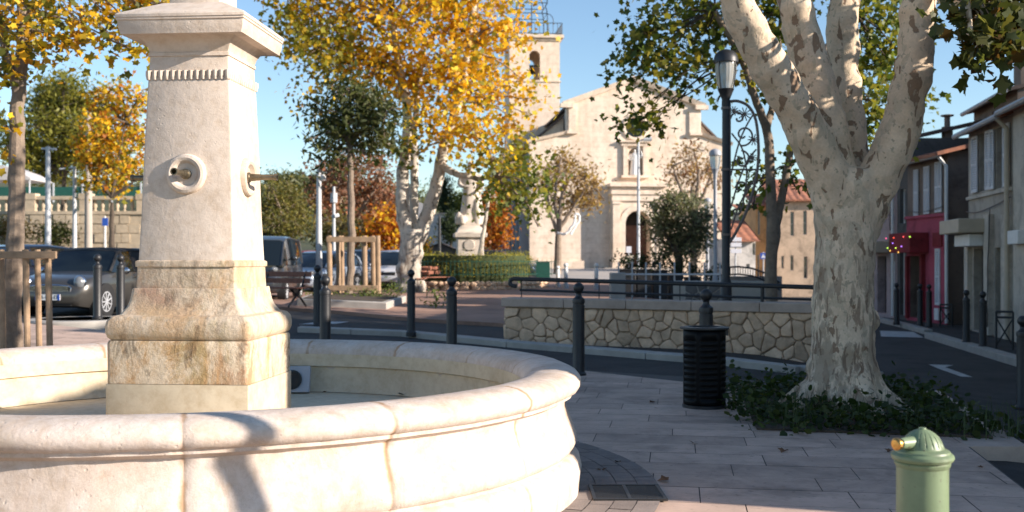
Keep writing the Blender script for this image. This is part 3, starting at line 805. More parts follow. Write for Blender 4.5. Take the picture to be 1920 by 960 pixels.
def branches(mb, starts, puffs, r0=.05, amp=.04, every=1):
    for i, p in enumerate(puffs[::every]):
        c = Vector(p[0]); s = min(starts, key=lambda q: (Vector(q) - c).length); s = Vector(s); d = c - s
        if d.length < .05: continue
        mid = s + d * .5 + Vector((random.uniform(-.1, .1), random.uniform(-.1, .1), random.uniform(.02, .16))) * d.length
        limb(mb, [s, mid, c], r0, r0 * .22, 6, amp * .3, 4)
        for k in range(3):
            e = c + Vector((random.gauss(0, 1), random.gauss(0, 1), random.gauss(0, .8))).normalized() * p[1][0] * .8
            limb(mb, [mid.lerp(c, .6), c.lerp(e, .4), e], r0 * .35, r0 * .1, 5, 0, 3)

# ================================================================== THE BIG PLANE IN FRONT
TZ = 10.75; base = P(1582, 770, TZ); base.z = 0
root = thing('plane_tree', 'massive mottled plane tree in the front planting bed splitting into four thick limbs', 'tree', base)
def TP(x, y, dz=0.0): return P(x, y, TZ + dz)
mb = MB()
tp = [TP(1584, 800), TP(1582, 755), TP(1579, 690), TP(1580, 600), TP(1583, 500), TP(1588, 420), TP(1594, 350), TP(1598, 318)]
tr = [.46, .365, .315, .305, .295, .29, .31, .26]
mb.tube(tp, tr, 28)
limb(mb, [TP(1575, 430, -.02), TP(1552, 330, -.1), TP(1508, 235, -.25), TP(1452, 140, -.4), TP(1408, 60, -.5), TP(1366, -30, -.6), TP(1320, -130, -.6)], .24, .155, 18, .006, 5, .03)
limb(mb, [TP(1580, 430, .05), TP(1562, 330, 0), TP(1548, 230, .05), TP(1520, 120, .1), TP(1494, 20, .15), TP(1480, -90, .3), TP(1450, -190, .5)], .245, .145, 18, .006, 5, .03)
limb(mb, [TP(1595, 420, .15), TP(1598, 330, .3), TP(1588, 220, .45), TP(1580, 110, .55), TP(1582, 0, .6), TP(1590, -130, .7)], .20, .15, 18, .006, 5, .03)
limb(mb, [TP(1605, 430, .05), TP(1640, 350, -.05), TP(1682, 260, -.12), TP(1708, 160, -.15), TP(1719, 60, -.2), TP(1726, -40, -.2), TP(1740, -150, -.1)], .235, .15, 18, .006, 5, .03)
for a, l, r in ((200, .50, .15), (245, .46, .15), (285, .50, .16), (330, .52, .15), (20, .55, .15), (80, .55, .15), (140, .55, .15)):
    d = Vector((math.cos(R(a)), math.sin(R(a)), 0)); b0 = Vector((base.x, base.y, 0))
    mb.tube([b0 + d * .12 + Vector((0, 0, .55)), b0 + d * .27 + Vector((0, 0, .22)), b0 + d * l + Vector((0, 0, .02)), b0 + d * (l + .22) + Vector((0, 0, -.1))], [.17, r, r * .75, r * .35], 10)
for c_, r in ((TP(1538, 690, .05), .15), (TP(1628, 600, .05), .12), (TP(1522, 742, 0), .17), (TP(1640, 360, 0), .14)): mb.ball(c_, r, 10, 8)
trunk = remesh(mb.build('trunk', M['bark'], root, base, recalc=False), .024, 5, .6)
tx = bpy.data.textures.new('bark_lumps', 'CLOUDS'); tx.noise_scale = .22
dm_ = trunk.modifiers.new('Lumps', 'DISPLACE'); dm_.texture = tx; dm_.strength = .055; dm_.mid_level = .5
puffs = px_puffs([(1825, 15, 24), (1860, 40, 36), (1905, 60, 32), (1846, 75, 22), (1822, 60, 12), (1890, 10, 46), (1930, 35, 46), (1815, -8, 20), (1845, 104, 12), (1872, 95, 18), (1905, 95, 18)], 9.6, DG + [(.10, .10, .025), (.12, .07, .02)], 1.2, .4)  # darker palette: backlit shade of these leaves put into their tint
puffs += [(Vector((x, y, z)), (r, r, r * .6), GR) for x, y, z, r in ((1.8, 10.5, 5.6, .9), (3.2, 9.6, 6.2, 1.0), (4.6, 10.2, 5.6, .9), (5.2, 11.6, 5.9, 1.0), (3.0, 12.0, 6.2, 1.1), (4.0, 10.8, 6.9, 1.2), (2.2, 11.6, 5.3, .7), (5.9, 10.4, 4.9, .7))]
mb = MB(); tips = [TP(1320, -130, -.6), TP(1450, -190, .5), TP(1590, -130, .7), TP(1740, -150, -.1), TP(1726, -40, -.2)]
branches(mb, tips, puffs, .05)
mb.build('branches', M['bark'], root, base, recalc=False)
leaves('foliage', root, base, puffs[:11], 950, .15, 'lobed', .5, dens=10, loosef=.1, twig=(.006, 'greybark'))
leaves('foliage', root, base, puffs[11:], 1500, .18, 'lobed', .4)
# low ground cover in the bed
cp = []
for x, y in ((2.55, 12.3), (2.6, 11.5), (2.5, 10.7), (2.45, 10.0), (2.5, 9.6), (2.9, 9.55), (3.3, 9.4), (3.7, 9.35), (3.0, 10.2), (3.9, 9.9), (4.1, 10.5), (4.2, 11.2), (4.35, 11.9), (3.9, 12.2), (3.2, 12.3), (4.05, 9.35), (2.9, 11.9), (3.4, 9.85)):
    cp.append((Vector((x, y, .06)), (.40, .36, .14), [(.035, .06, .016), (.05, .08, .02), (.028, .05, .014), (.07, .095, .03)]))
o = leaves('ground_cover', None, (3.4, 10.8, 0), cp, 4200, .065, 'round', 0, 2.5, 'stuff', 1.4)
tag(o, 'dark green leafy ground cover round the foot of the big plane', 'ground cover')
mb = MB()
for i in range(260):
    x, y = random.choice([(2.9, 10.3), (3.9, 9.3), (4.1, 9.2), (3.4, 10.2), (2.6, 9.7)]); x += random.gauss(0, .22); y += random.gauss(0, .2)
    h = random.uniform(.12, .32); a = random.uniform(0, 6.28); l = random.uniform(.03, .12)
    q = Vector((x, y, .02)); t = q + Vector((math.cos(a) * l, math.sin(a) * l, h)); s_ = Vector((-math.sin(a), math.cos(a), 0)) * .004
    mb.add([q - s_, q + s_, (q + t) / 2 + Vector((0, 0, h * .12)) + s_ * .7, t, (q + t) / 2 + Vector((0, 0, h * .12)) - s_ * .7], [(0, 1, 2, 4), (4, 2, 3)])
M['blade'] = mat('grass_blade', (.06, .085, .025), .8, .3, 9)
tag(mb.build('grass', M['blade'], None, (3.3, 9.8, 0), smooth=0, recalc=False, kind='stuff'), 'thin grass blades among the ground cover at the plane foot', 'grass')

# ================================================================== SMALL PLANE BEHIND THE WALL (its leaves hang left of the lamp)
BZ = 20.5; base = colpt(1447, BZ)
root = thing('plane_tree', 'slender dark plane behind the handrail with two stems and sparse green leaves', 'tree', base)
def BP(x, y, dz=0.0): return P(x, y, BZ + dz)
mb = MB()
limb(mb, [base - Vector((0, 0, .1)), BP(1446, 500), BP(1447, 400), BP(1443, 300), BP(1438, 245), BP(1415, 180, -.3), BP(1390, 110, -.5), BP(1340, 20, -.6)], .135, .06, 12, .008, 5, .05)
limb(mb, [BP(1449, 470), BP(1462, 390, .2), BP(1478, 310, .3), BP(1490, 240, .5), BP(1530, 120, .6), BP(1600, 20, .7)], .10, .05, 12, .008, 5, .05)
limb(mb, [BP(1438, 240), BP(1455, 160, .5), BP(1462, 60, .6), BP(1470, -80, .8)], .08, .04, 10, .008, 5, .05)
remesh(mb.build('trunk', M['greybark'], root, base, recalc=False), .03, 3)
left = [(1186, 92, 28), (1212, 62, 34), (1256, 28, 34), (1238, 118, 36), (1290, 88, 36), (1200, 140, 22), (1282, 148, 26), (1325, 55, 38), (1338, 130, 32), (1222, 193, 20), (1262, 200, 24), (1194, 231, 15), (1216, 240, 12), (1372, 28, 40), (1398, 85, 40), (1418, 140, 30), (1310, 20, 30), (1345, 190, 14)]
mid = [(1450, 20, 50), (1452, 100, 42), (1482, 158, 28), (1612, 60, 50), (1640, 120, 52), (1622, 188, 46), (1655, 225, 36), (1640, 275, 26), (1612, 260, 30), (1660, 45, 56), (1708, 185, 22), (1730, 160, 16), (1490, 350, 22), (1430, 330, 22), (1410, 390, 16), (1500, 300, 18), (1405, 350, 18)]
up = [(1250, -60, 60), (1350, -80, 80), (1450, -100, 80), (1560, -90, 90), (1660, -60, 80)]
pf = px_puffs(left, 20.6, GR + [(.22, .22, .04), (.30, .26, .04)], 1.6, .5) + px_puffs(mid, 21, GY, 1.6, .5) + px_puffs(up, 20, GY, 1.5, .5)
mb = MB(); branches(mb, [BP(1390, 110, -.5), BP(1340, 20, -.6), BP(1600, 20, .7), BP(1530, 120, .6), BP(1470, -80, .8), BP(1478, 310, .3), BP(1443, 330)], pf, .028)
mb.build('branches', M['darkbark'], root, base, recalc=False)
leaves('foliage', root, base, pf, 7000, .17, 'lobed', .5, dens=22, loosef=.08, twig=(.008, 'darkbark'))

# ================================================================== BIG YELLOW PLANE
AZ = 36.0; base = G(768, 547)
AZ = base.y
def AP(x, y, dz=0.0): return P(x, y, AZ + dz)
root = thing('plane_tree', 'tall plane with golden autumn crown and pale knotted trunk left of the statue', 'tree', base)
mb = MB()
mb.tube(wob([AP(766, 560), AP(767, 530), AP(768, 490), AP(772, 455), AP(775, 430)], 4, .01), [.52, .50, .48, .44, .43, .42, .41, .40, .40, .40, .40, .40, .40, .40, .40, .38, .36], 14)
limb(mb, [AP(768, 450), AP(757, 400), AP(754, 340), AP(762, 280), AP(764, 215, .3), AP(750, 130, .5), AP(735, 30, .6)], .30, .13, 12, .02, 5, .06)
limb(mb, [AP(782, 450), AP(804, 395), AP(822, 330), AP(836, 265), AP(860, 190, -.4), AP(880, 90, -.6), AP(890, -20, -.6)], .28, .12, 12, .02, 5, .06)
limb(mb, [AP(770, 440, .4), AP(776, 380, .7), AP(776, 320, .8), AP(778, 240, 1.0), AP(790, 120, 1.2)], .22, .1, 12, .02, 5, .06)
limb(mb, [AP(826, 310), AP(846, 322, -.5), AP(872, 330, -.8), AP(900, 335, -.9), AP(930, 332, -1.0)], .15, .075, 10, .03, 5, .08)
limb(mb, [AP(758, 300), AP(742, 278, -.3), AP(715, 270, -.4), AP(685, 290, -.6)], .13, .06, 10, .02, 5, .06)
for c_, r in ((AP(757, 505, -.15), .30), (AP(779, 475, -.1), .30), (AP(758, 540, -.1), .34), (AP(782, 538, -.1), .34)): mb.ball(c_, r, 10, 8)
remesh(mb.build('trunk', M['bark2'], root, base, recalc=False), .05, 4)
yl = [(622, 35, 66), (560, 20, 50), (545, 95, 26), (702, 50, 70), (780, 35, 74), (860, 40, 66), (925, 50, 48), (945, 5, 34), (968, 60, 24), (702, 140, 54), (775, 155, 58), (855, 170, 66), (930, 165, 50), (990, 185, 18), (800, 230, 30), (890, 248, 46), (945, 240, 34), (990, 215, 14), (640, 115, 40), (590, 125, 28), (575, 180, 8), (626, 170, 18), (965, 228, 10), (845, 105, 48), (740, 95, 48), (940, 95, 18), (900, 110, 44), (978, 150, 20)]
yg = [(960, 315, 40, YG), (995, 350, 28, GY), (925, 295, 34, YG), (975, 392, 20, GY), (985, 300, 18, GY), (745, 262, 26, GR), (955, 370, 22, GR), (780, 290, 20, YG), (930, 345, 26, GY), (560, 60, 40, YG), (600, 90, 44, YG), (640, 60, 40, YG), (1010, 425, 8, GY)]
upr = [(700, -90, 110), (830, -100, 130), (900, -90, 90), (600, -80, 90), (780, -190, 120)]
pf = px_puffs(yl, AZ, Y_ + Y_ + YG[:2], 1.3, 1.0) + px_puffs(yg, AZ - 1, GY, 1.3, .6) + px_puffs(upr, AZ, Y_ + YG, 1.2, 1.0)
mb = MB(); branches(mb, [AP(764, 215, .3), AP(750, 130, .5), AP(735, 30, .6), AP(860, 190, -.4), AP(880, 90, -.6), AP(836, 265), AP(790, 120, 1.2), AP(930, 332, -1.0), AP(685, 290, -.6)], pf, .06)
mb.build('branches', M['greybark'], root, base, recalc=False)
leaves('foliage', root, base, pf, 19000, .225, 'lobed', .4, 2.0, dens=42, loosef=.05, twig=(.012, 'greybark'))

# ================================================================== generic street tree
def tree(label, base, trunk_px, r, puffs, n, size, barkm='greybark', shape='star', group=None, name='tree', Z=None, br=.05, forks=(), hang=.3, cat='tree', rb=None, upb=.5):
    Z = Z or base.y
    root = thing(name, label, cat, base, 0, group)
    pts = [base - Vector((0, 0, .1))] + [P(x, y, Z) for x, y in trunk_px]
    mb = MB(); limb(mb, pts, r, r * (rb or .45), 10, r * .08, 5, .06)
    tips = [pts[-1], pts[len(pts) // 2]]
    for f in forks:
        q = [P(*t, Z) if len(t) == 2 else P(t[0], t[1], Z + t[2]) for t in f]; limb(mb, q, r * .55, r * .22, 8, r * .08, 5, .06); tips += [q[-1], q[len(q) // 2]]
    mb.build('trunk', M[barkm], root, base, recalc=False)
    mb = MB(); branches(mb, tips, puffs, br); mb.build('branches', M[barkm], root, base, recalc=False)
    if n: leaves('foliage', root, base, puffs, n, size, shape, hang, upb=upb, loosef=.12, twig=(base.y * .0003 + .003, barkm))
    return root
# near left plane with stakes
LB = colpt(24, 15.0)
lp = px_puffs([(18, 20, 52), (85, 28, 44), (16, 130, 34), (10, 235, 26), (150, 38, 40), (205, 22, 42), (244, 50, 34), (272, 16, 30), (62, 96, 32), (305, 10, 30), (165, 82, 22), (222, 78, 24), (120, 85, 22), (60, 60, 36), (8, 290, 18), (255, 96, 14)], 15.3, Y_ + YG + [(.12, .13, .03)], 1.4, .5)
lp += px_puffs([(0, -90, 90), (150, -80, 90), (280, -60, 60), (60, -180, 90)], 15, Y_ + YG, 1.3, .5)
tree('near left plane tree with yellow leaves, its trunk rising inside a wooden stake frame', LB, [(20, 560), (27, 470), (30, 380), (33, 270), (34, 180), (40, 80), (45, -60)], .155, lp, 3300, .14, 'greybark', 'lobed', None, 'plane_tree', 15.0, .03, [[(32, 160), (12, 100), (-2, 50), (-20, -30)]], .5, 'tree', .5)
def stakes(label, base, xs, top, rails, Z, bot, sq=None):
    root = thing('tree_guard', label, 'tree guard', base)
    for x, dz in xs:
        mb = MB(); q = P(x, top, Z + dz); b_ = gz((x - CX) / F * Z * 1.0, Z + dz); b_.x = q.x + .03
        mb.tube([b_ - Vector((0, 0, .1)), q], .045 * Z / 22 + .012, 10); mb.build('stake', M['wood'], root, base)
    for y, (x0, x1), dz in rails:
        mb = MB(); a, b = P(x0, y, Z + dz), P(x1, y, Z + dz); hr_ = .075 if Z > 20 else .05; mb.obox(a - Vector((0, .025, hr_)), b - a, (0, .05, 0), (0, 0, 2 * hr_)); mb.build('rail', M['wood'], root, base, bevel=.008)
    return root
stakes('weathered stake frame round the near left plane trunk', LB + Vector((0, 0, 0)), [(2, -.4), (48, -.55), (90, -.5), (70, .5)], 468, [(478, (-25, 106), -.6), (480, (-20, 100), .55)], 15.0, 640)
# young evergreen in its bed
EB = G(652, 562)
ez = EB.y
ep = px_puffs([(650, 225, 52), (615, 240, 40), (690, 225, 44), (655, 180, 34), (690, 185, 34), (725, 210, 26), (600, 205, 24), (610, 280, 28), (655, 278, 36), (700, 262, 30), (622, 305, 16), (580, 262, 14), (720, 245, 20), (635, 165, 20)], ez, DG + [(.10, .12, .05), (.14, .15, .06)], 1, .4)
tree('young tree with a rounded dark green crown standing inside a pale stake frame', EB, [(656, 520), (659, 440), (658, 380), (657, 320), (655, 260)], .13, ep, 3600, .20, 'greybark', 'oval', None, 'young_tree', ez, .03, (), .5, 'tree', .6)
stakes('pale wooden stake frame of six posts round the young evergreen', EB, [(617, -.7), (634, .3), (683, -.6), (699, .3), (708, 0), (640, .8)], 442, [(449, (612, 704), -.75), (540, (614, 708), -.75), (449, (632, 710), .38), (541, (632, 710), .38)], ez, 560)
rx0, rx1 = G(556, 573), G(725, 580); rb0, rb1 = G(762, 566), G(600, 556)
mb = MB()
pl = [rx0, rx1, rb0, rb1]
mb.add([(p.x, p.y, p.z - .1) for p in pl] + [(p.x, p.y, p.z + .17) for p in pl], [(3, 2, 1, 0), (4, 5, 6, 7), (0, 1, 5, 4), (1, 2, 6, 5), (2, 3, 7, 6), (3, 0, 4, 7)])
root = thing('planter_bed', 'low stone edged bed of soil and weeds under the young evergreen', 'planter', EB)
mb.build('edging', M['kerb'], root, EB, bevel=.02)
ctr = sum(pl, Vector()) / 4
mb = MB(); mb.add([ctr + (p - ctr) * .90 + Vector((0, 0, .18)) for p in pl], [(0, 1, 2, 3)]); mb.build('soil', M['soil'], root, EB)
GRASS = [(.12, .17, .035), (.08, .13, .03), (.17, .20, .05)]
w = leaves('weeds', root, EB, [(ctr + Vector((dx, dy, .22)), (.5, .4, .1), GRASS) for dx, dy in ((-.8, 0), (-.2, -.3), (.4, .1), (1.0, .2), (.1, .3))], 500, .09, 'oval', -.5, kind='stuff')
# verge of weeds at the plane foot and round the leaning sapling
def weeds(pxs, label, n, r=.5, h=.18, sz=.12):
    cs = [G(x, y) for x, y in pxs]
    o = leaves('weeds', None, cs[0], [(c + Vector((0, 0, h * .6)), (r, r, h), GRASS) for c in cs], n, sz, 'oval', -.5, kind='stuff'); tag(o, label, 'weeds')
weeds([(720, 548), (740, 550), (700, 545), (760, 552), (830, 577), (815, 560)], 'weeds round the foot of the yellow plane', 420)
weeds([(872, 540), (890, 536), (910, 536), (930, 538), (945, 541), (860, 537)], 'bright green weeds round the leaning sapling before the hedge', 700, .55, .28, .16)
SB = G(893, 540)
tree('thin leaning sapling trunk with a few leaves before the statue hedge', SB, [(900, 480), (907, 430), (915, 380), (918, 340)], .11, px_puffs([(918, 350, 22), (930, 370, 18), (905, 400, 10)], SB.y, GY), 90, .22, 'bark2', 'star', None, 'sapling', SB.y, .02)

# ================================================================== facade helpers (pixel -> facade plane)
class Fac:
    """vertical plane through P0 (base) along horizontal direction u; n points outward"""
    def __init__(s, P0, u):
        s.o = Vector(P0); s.u = Vector((u[0], u[1], 0)).normalized(); s.n = Vector((s.u.y, -s.u.x, 0)); s.z = Vector((0, 0, 1))
    def at(s, px, py):
        k = (px - CX) / F; t = (k * s.o.y - s.o.x) / (s.u.x - k * s.u.y); Z = s.o.y + s.u.y * t
        return (t, EYE - (py - HY) / F * Z - s.o.z)
    def pt(s, a, b, d=0.0): return s.o + s.u * a + s.z * b + s.n * d
    def rect(s, x0, y0, x1, y1):
        xm, ym = (x0 + x1) / 2, (y0 + y1) / 2
        a0 = s.at(x0, ym)[0]; a1 = s.at(x1, ym)[0]; b1 = s.at(xm, y0)[1]; b0 = s.at(xm, y1)[1]; return (a0, b0, a1, b1)
def rpoly(r): return [(r[0], r[1]), (r[2], r[1]), (r[2], r[3]), (r[0], r[3])]
def fbox(mb, f, r, d0, d1): mb.obox(f.pt(r[0], r[1], d0), f.u * (r[2] - r[0]), f.z * (r[3] - r[1]), f.n * (d1 - d0))
def arch(x0, x1, y0, ysp, n=14):
    c = (x0 + x1) / 2; r = (x1 - x0) / 2
    return [(x0, y0)] + [(x1, y0)] + [(c + r * math.cos(PI * k / n), ysp + r * math.sin(PI * k / n)) for k in range(n + 1)]
def window(f, r, root, org, depth=.14, fr=.05, bars=1, cols=1, glassm='glass', framem='white_paint', name='window'):
    mb = MB(); a0, b0, a1, b1 = r
    for q in ((a0, b0, a0 + fr, b1), (a1 - fr, b0, a1, b1), (a0 + fr, b0, a1 - fr, b0 + fr), (a0 + fr, b1 - fr, a1 - fr, b1)): fbox(mb, f, q, -depth - .04, -depth + .02)
    for k in range(1, bars + 1): y = lerp(b0, b1, k / (bars + 1)); fbox(mb, f, (a0 + fr, y - .015, a1 - fr, y + .015), -depth - .03, -depth + .01)
    for k in range(1, cols + 1): x = lerp(a0, a1, k / (cols + 1)); fbox(mb, f, (x - .02, b0 + fr, x + .02, b1 - fr), -depth - .028, -depth + .012)
    o = mb.build(name, M[framem], root, org, smooth=0)
    mb = MB(); fbox(mb, f, (a0 + .01, b0 + .01, a1 - .01, b1 - .01), -depth - .025, -depth - .01); mb.build('pane', M[glassm], o, org, smooth=0)
    return o
def shutter(f, r, parent, org, d=.03, m='shutter', slat=.06):
    a0, b0, a1, b1 = r; mb = MB(); fr = min(.06, (a1 - a0) * .18)
    for q in ((a0, b0, a0 + fr, b1), (a1 - fr, b0, a1, b1), (a0 + fr, b0, a1 - fr, b0 + fr), (a0 + fr, b1 - fr, a1 - fr, b1), (a0 + fr, (b0 + b1) / 2 - .03, a1 - fr, (b0 + b1) / 2 + .03)): fbox(mb, f, q, d, d + .035)
    y = b0 + fr
    while y < b1 - fr - .02:
        p = f.pt(a0 + fr, y, d + .004); mb.obox(p, f.u * (a1 - a0 - 2 * fr), f.z * .045 - f.n * .0 + f.n * -.02, f.n * .02); y += slat
    return mb.build('shutter', M[m], parent, org, smooth=0)
def tiled_roof(f, a0, a1, ze, depth, rise, over, root, org, m='tile', pitch=.24, name='roof'):
    n = max(2, int((a1 - a0) / pitch)) * 6; mb = MB()
    for j, (d, z) in enumerate(((over, ze - over * rise / depth), (0, ze), (-depth * .33, ze + rise * .33), (-depth * .66, ze + rise * .66), (-depth, ze + rise))):
        for i in range(n + 1):
            a = lerp(a0, a1, i / n); h = .05 * abs(math.sin(PI * i / 6)) ; mb.v.append(tuple(f.pt(a, z + h, d)))
    for j in range(4):
        for i in range(n): k = j * (n + 1) + i; mb.f.append((k, k + 1, k + n + 2, k + n + 1))
    k = len(mb.v)
    mb.add([f.pt(a0, ze - over * rise / depth - .06, over), f.pt(a1, ze - over * rise / depth - .06, over), f.pt(a1, ze + rise - .06, -depth), f.pt(a0, ze + rise - .06, -depth)], [(0, 1, 2, 3)])
    mb.add([f.pt(a0, ze - over * rise / depth - .06, over), f.pt(a1, ze - over * rise / depth - .06, over), f.pt(a1, ze - over * rise / depth + .03, over), f.pt(a0, ze - over * rise / depth + .03, over)], [(0, 1, 2, 3)])
    for a in (a0, a1): mb.add([f.pt(a, ze - over * rise / depth - .06, over), f.pt(a, ze - over * rise / depth + .05, over), f.pt(a, ze + rise + .05, -depth), f.pt(a, ze + rise - .06, -depth)], [(0, 1, 2, 3)])
    return mb.build(name, M[m], root, org, smooth=50)
def shell(f, a0, a1, H, depth, holes, root, org, m, base=-.6, th=.28, name='wall'):
    """front wall with real openings, plus side and back walls and a ceiling"""
    mb = MB(); mb.plate([(a0, base), (a1, base), (a1, H), (a0, H)], holes, f.o, f.u, f.z, f.n, th)
    for a, s_ in ((a0, 1), (a1, -1)): mb.obox(f.pt(a, base, -th - .001), f.u * (th * s_), -f.n * (depth - th), f.z * (H - base))
    mb.obox(f.pt(a0 + th, base, -depth), f.u * (a1 - a0 - 2 * th), f.n * th, f.z * (H - base))
    w = mb.build(name, M[m], root, org, smooth=0)
    mb = MB(); mb.obox(f.pt(a0 + th + .01, base, -th - .9), f.u * (a1 - a0 - 2 * th - .02), f.n * .02, f.z * (H - base)); mb.build('unlit_backing', M['dark'], root, org, smooth=0)  # black sheet behind the openings; the rooms' darkness is its colour
    return w

# ================================================================== CHURCH
CZ = 89.0; ca = R(6)
co = P(1188, 503, CZ)
f = Fac(co, (math.cos(ca), math.sin(ca)))
root = thing('church', 'pale stone church with a gabled front, round window, niche and arched portal', 'church', co)
A_ = f.at
def AX(x, y=400): return A_(x, y)[0]
def AY(y, x=1188): return A_(x, y)[1]
xl, xr = AX(993), AX(1368); gl, gr_ = AX(1062), AX(1314); ap = AY(147)
ye = AY(198); ya = AY(256); yao = AY(268)
outer = [(xl, -2.5), (xr, -2.5), (xr, yao), (gr_ + .02, AY(250)), (gr_, ye), (0, ap), (gl, ye), (gl - .02, AY(250)), (xl, yao)]
rw = (AX(1191), AY(239)); rr_ = .83
circ = [(rw[0] + rr_ * math.cos(2 * PI * k / 28), rw[1] + rr_ * math.sin(2 * PI * k / 28)) for k in range(28)]
d0, d1 = AX(1168), AX(1215); dsp = AY(420)
door = arch(d0, d1, .05, dsp)
n0, n1 = AX(1178), AX(1204); nich = arch(n0, n1, AY(329), AY(291), 10)
mb = MB(); mb.plate(outer, [circ, door, nich], co, f.u, f.z, f.n, .7)
for k in range(2, 44):                                       # ashlar courses: alternate courses stand a hair proud
    pass
mb.build('front_wall', M['churchstone'], root, co, smooth=0)
# body
mb = MB(); BL = 27.0
mb.obox(f.pt(gl + .3, -1, -.71), f.u * (gr_ - gl - .6), -f.n * BL, f.z * (ye - .2 + 1))
mb.obox(f.pt(xl + .25, -1, -.715), f.u * (gl - xl), -f.n * BL, f.z * (yao - .3 + 1))
mb.obox(f.pt(gr_ - .25, -1, -.715), f.u * (xr - gr_), -f.n * BL, f.z * (yao - .3 + 1))
M['shadestone'] = mat('shaded_side_stone', (.40, .37, .36), .9, .15, .8)  # greyer copy of the church stone; the side's shade is in its colour
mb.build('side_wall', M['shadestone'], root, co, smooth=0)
mb = MB()
for k in range(9): mb.obox(f.pt(xl + .24, -1, -1.6 - k * 3.0), -f.u * .85, -f.n * .8, f.z * (yao - .5))
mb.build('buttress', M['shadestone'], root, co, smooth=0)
mb = MB()
for sx in (gl - .1, gr_ + .1):
    mb.add([f.pt(sx, ye - .1, -.4), f.pt(0, ap - .02, -.4), f.pt(0, ap - .02, -BL), f.pt(sx, ye - .1, -BL), f.pt(sx, ye - .3, -.4), f.pt(0, ap - .3, -.4), f.pt(0, ap - .3, -BL), f.pt(sx, ye - .3, -BL)], [(0, 1, 2, 3), (7, 6, 5, 4), (0, 4, 5, 1), (3, 2, 6, 7), (0, 3, 7, 4)])
for s0, s1 in ((xl - .3, gl), (xr + .3, gr_)):
    zA, zB = yao - .25, AY(206) - .3
    mb.add([f.pt(s0, zA, -1.2), f.pt(s1, zB, -1.2), f.pt(s1, zB, -BL), f.pt(s0, zA, -BL), f.pt(s0, zA - .2, -1.2), f.pt(s1, zB - .2, -1.2), f.pt(s1, zB - .2, -BL), f.pt(s0, zA - .2, -BL)], [(0, 1, 2, 3), (7, 6, 5, 4), (0, 4, 5, 1), (3, 2, 6, 7), (0, 3, 7, 4)])
mb.build('roof', M['darkroof'], root, co, smooth=0)
for s0, s1 in ((xl, gl), (xr, gr_)):                         # wall under the aisle roofs
    mb = MB(); mb.add([f.pt(s0, yao - .3, -1.5), f.pt(s1, yao - .3, -1.5), f.pt(s1, AY(206) - .5, -1.5)], [(0, 1, 2)]); mb.build('aisle_gable', M['churchstone'], root, co, smooth=0)
# cornices
mb = MB()
def rake(p, q, h0, d, h=.28):
    mb.add([f.pt(p[0], p[1] - h, -.1), f.pt(q[0], q[1] - h, -.1), f.pt(q[0], q[1] + h0, -.1), f.pt(p[0], p[1] + h0, -.1), f.pt(p[0], p[1] - h, d * .6), f.pt(q[0], q[1] - h, d * .6), f.pt(q[0], q[1] + h0, d), f.pt(p[0], p[1] + h0, d)], [(3, 2, 1, 0), (4, 5, 6, 7), (0, 1, 5, 4), (1, 2, 6, 5), (2, 3, 7, 6), (3, 0, 4, 7)])
rake((gl - .35, ye + .05), (0, ap), .16, .42); rake((gr_ + .35, ye + .05), (0, ap), .163, .425)
for s_ in (-1, 1):
    x = gl if s_ < 0 else gr_
    fbox(mb, f, (x - .55, ye - .28, x + .55, ye + .06), -.05, .44)
    xi, xo = (AX(1082), xl - .2) if s_ < 0 else (AX(1292), xr + .2)
    fbox(mb, f, (min(xi, x), AY(250) - .12, max(xi, x), AY(250) + .12), -.05, .36)
    rake((x, AY(250)), (xo, yao), .12, .34, .13)
mb.build('cornice', M['churchstone'], root, co, smooth=0)
mb = MB()
for a, b in ((AX(1292), AX(1311)), (AX(1066), AX(1080))): mb = MB(); fbox(mb, f, (a, AY(249), b, ye - .28), -.02, .14); mb.build('pilaster', M['churchstone'], root, co, smooth=0)
for a, b in ((xl + .05, AX(1140)), (AX(1242), xr - .05)): mb = MB(); fbox(mb, f, (a, -2.0, b, .62), -.02, .12); mb.build('base_course', M['churchstone'], root, co, smooth=0)
pass
mb = MB(); mb.lathe([(rr_, 0), (rr_, .08), (rr_ + .06, .14), (rr_ + .22, .14), (rr_ + .28, .05), (rr_ + .28, 0)], 40, f.pt(rw[0], rw[1], 0), f.n); mb.f = [q for q in mb.f if len(q) == 4]
rwn = mb.build('round_window', M['churchstone'], root, co)
mb = MB(); mb.lathe([(0, -.45), (rr_ + .02, -.45)], 28, f.pt(rw[0], rw[1], 0), f.n); mb.build('pane', M['glass'], rwn, co)
mb = MB()
for k in range(4): c_ = f.pt(rw[0], rw[1], -.42); d = f.u * math.cos(k * PI / 4) + f.z * math.sin(k * PI / 4); mb.tube([c_ - d * rr_, c_ + d * rr_], .03, 6)
mb.build('tracery', M['iron'], rwn, co)
# niche surround
mb = MB()
for a, b in ((1168, 1176), (1205, 1212)): fbox(mb, f, (AX(a), AY(329), AX(b), AY(274)), 0, .22)
fbox(mb, f, (AX(1164), AY(274), AX(1216), AY(271)), 0, .26); fbox(mb, f, (AX(1165), AY(270.8), AX(1215), AY(267.5)), 0, .2); fbox(mb, f, (AX(1161), AY(267.3), AX(1219), AY(264)), 0, .38)
fbox(mb, f, (AX(1164), AY(334), AX(1216), AY(329.2)), 0, .36)
nf = mb.build('niche_surround', M['churchstone'], root, co, smooth=0)
mb = MB(); mb.plate([(n0 - .1, AY(330)), (n1 + .1, AY(330)), (n1 + .1, AY(275)), (n0 - .1, AY(275))], [], f.pt(0, 0, -.6), f.u, f.z, f.n, .05); mb.build('niche_back', M['churchstone'], nf, co, smooth=0)
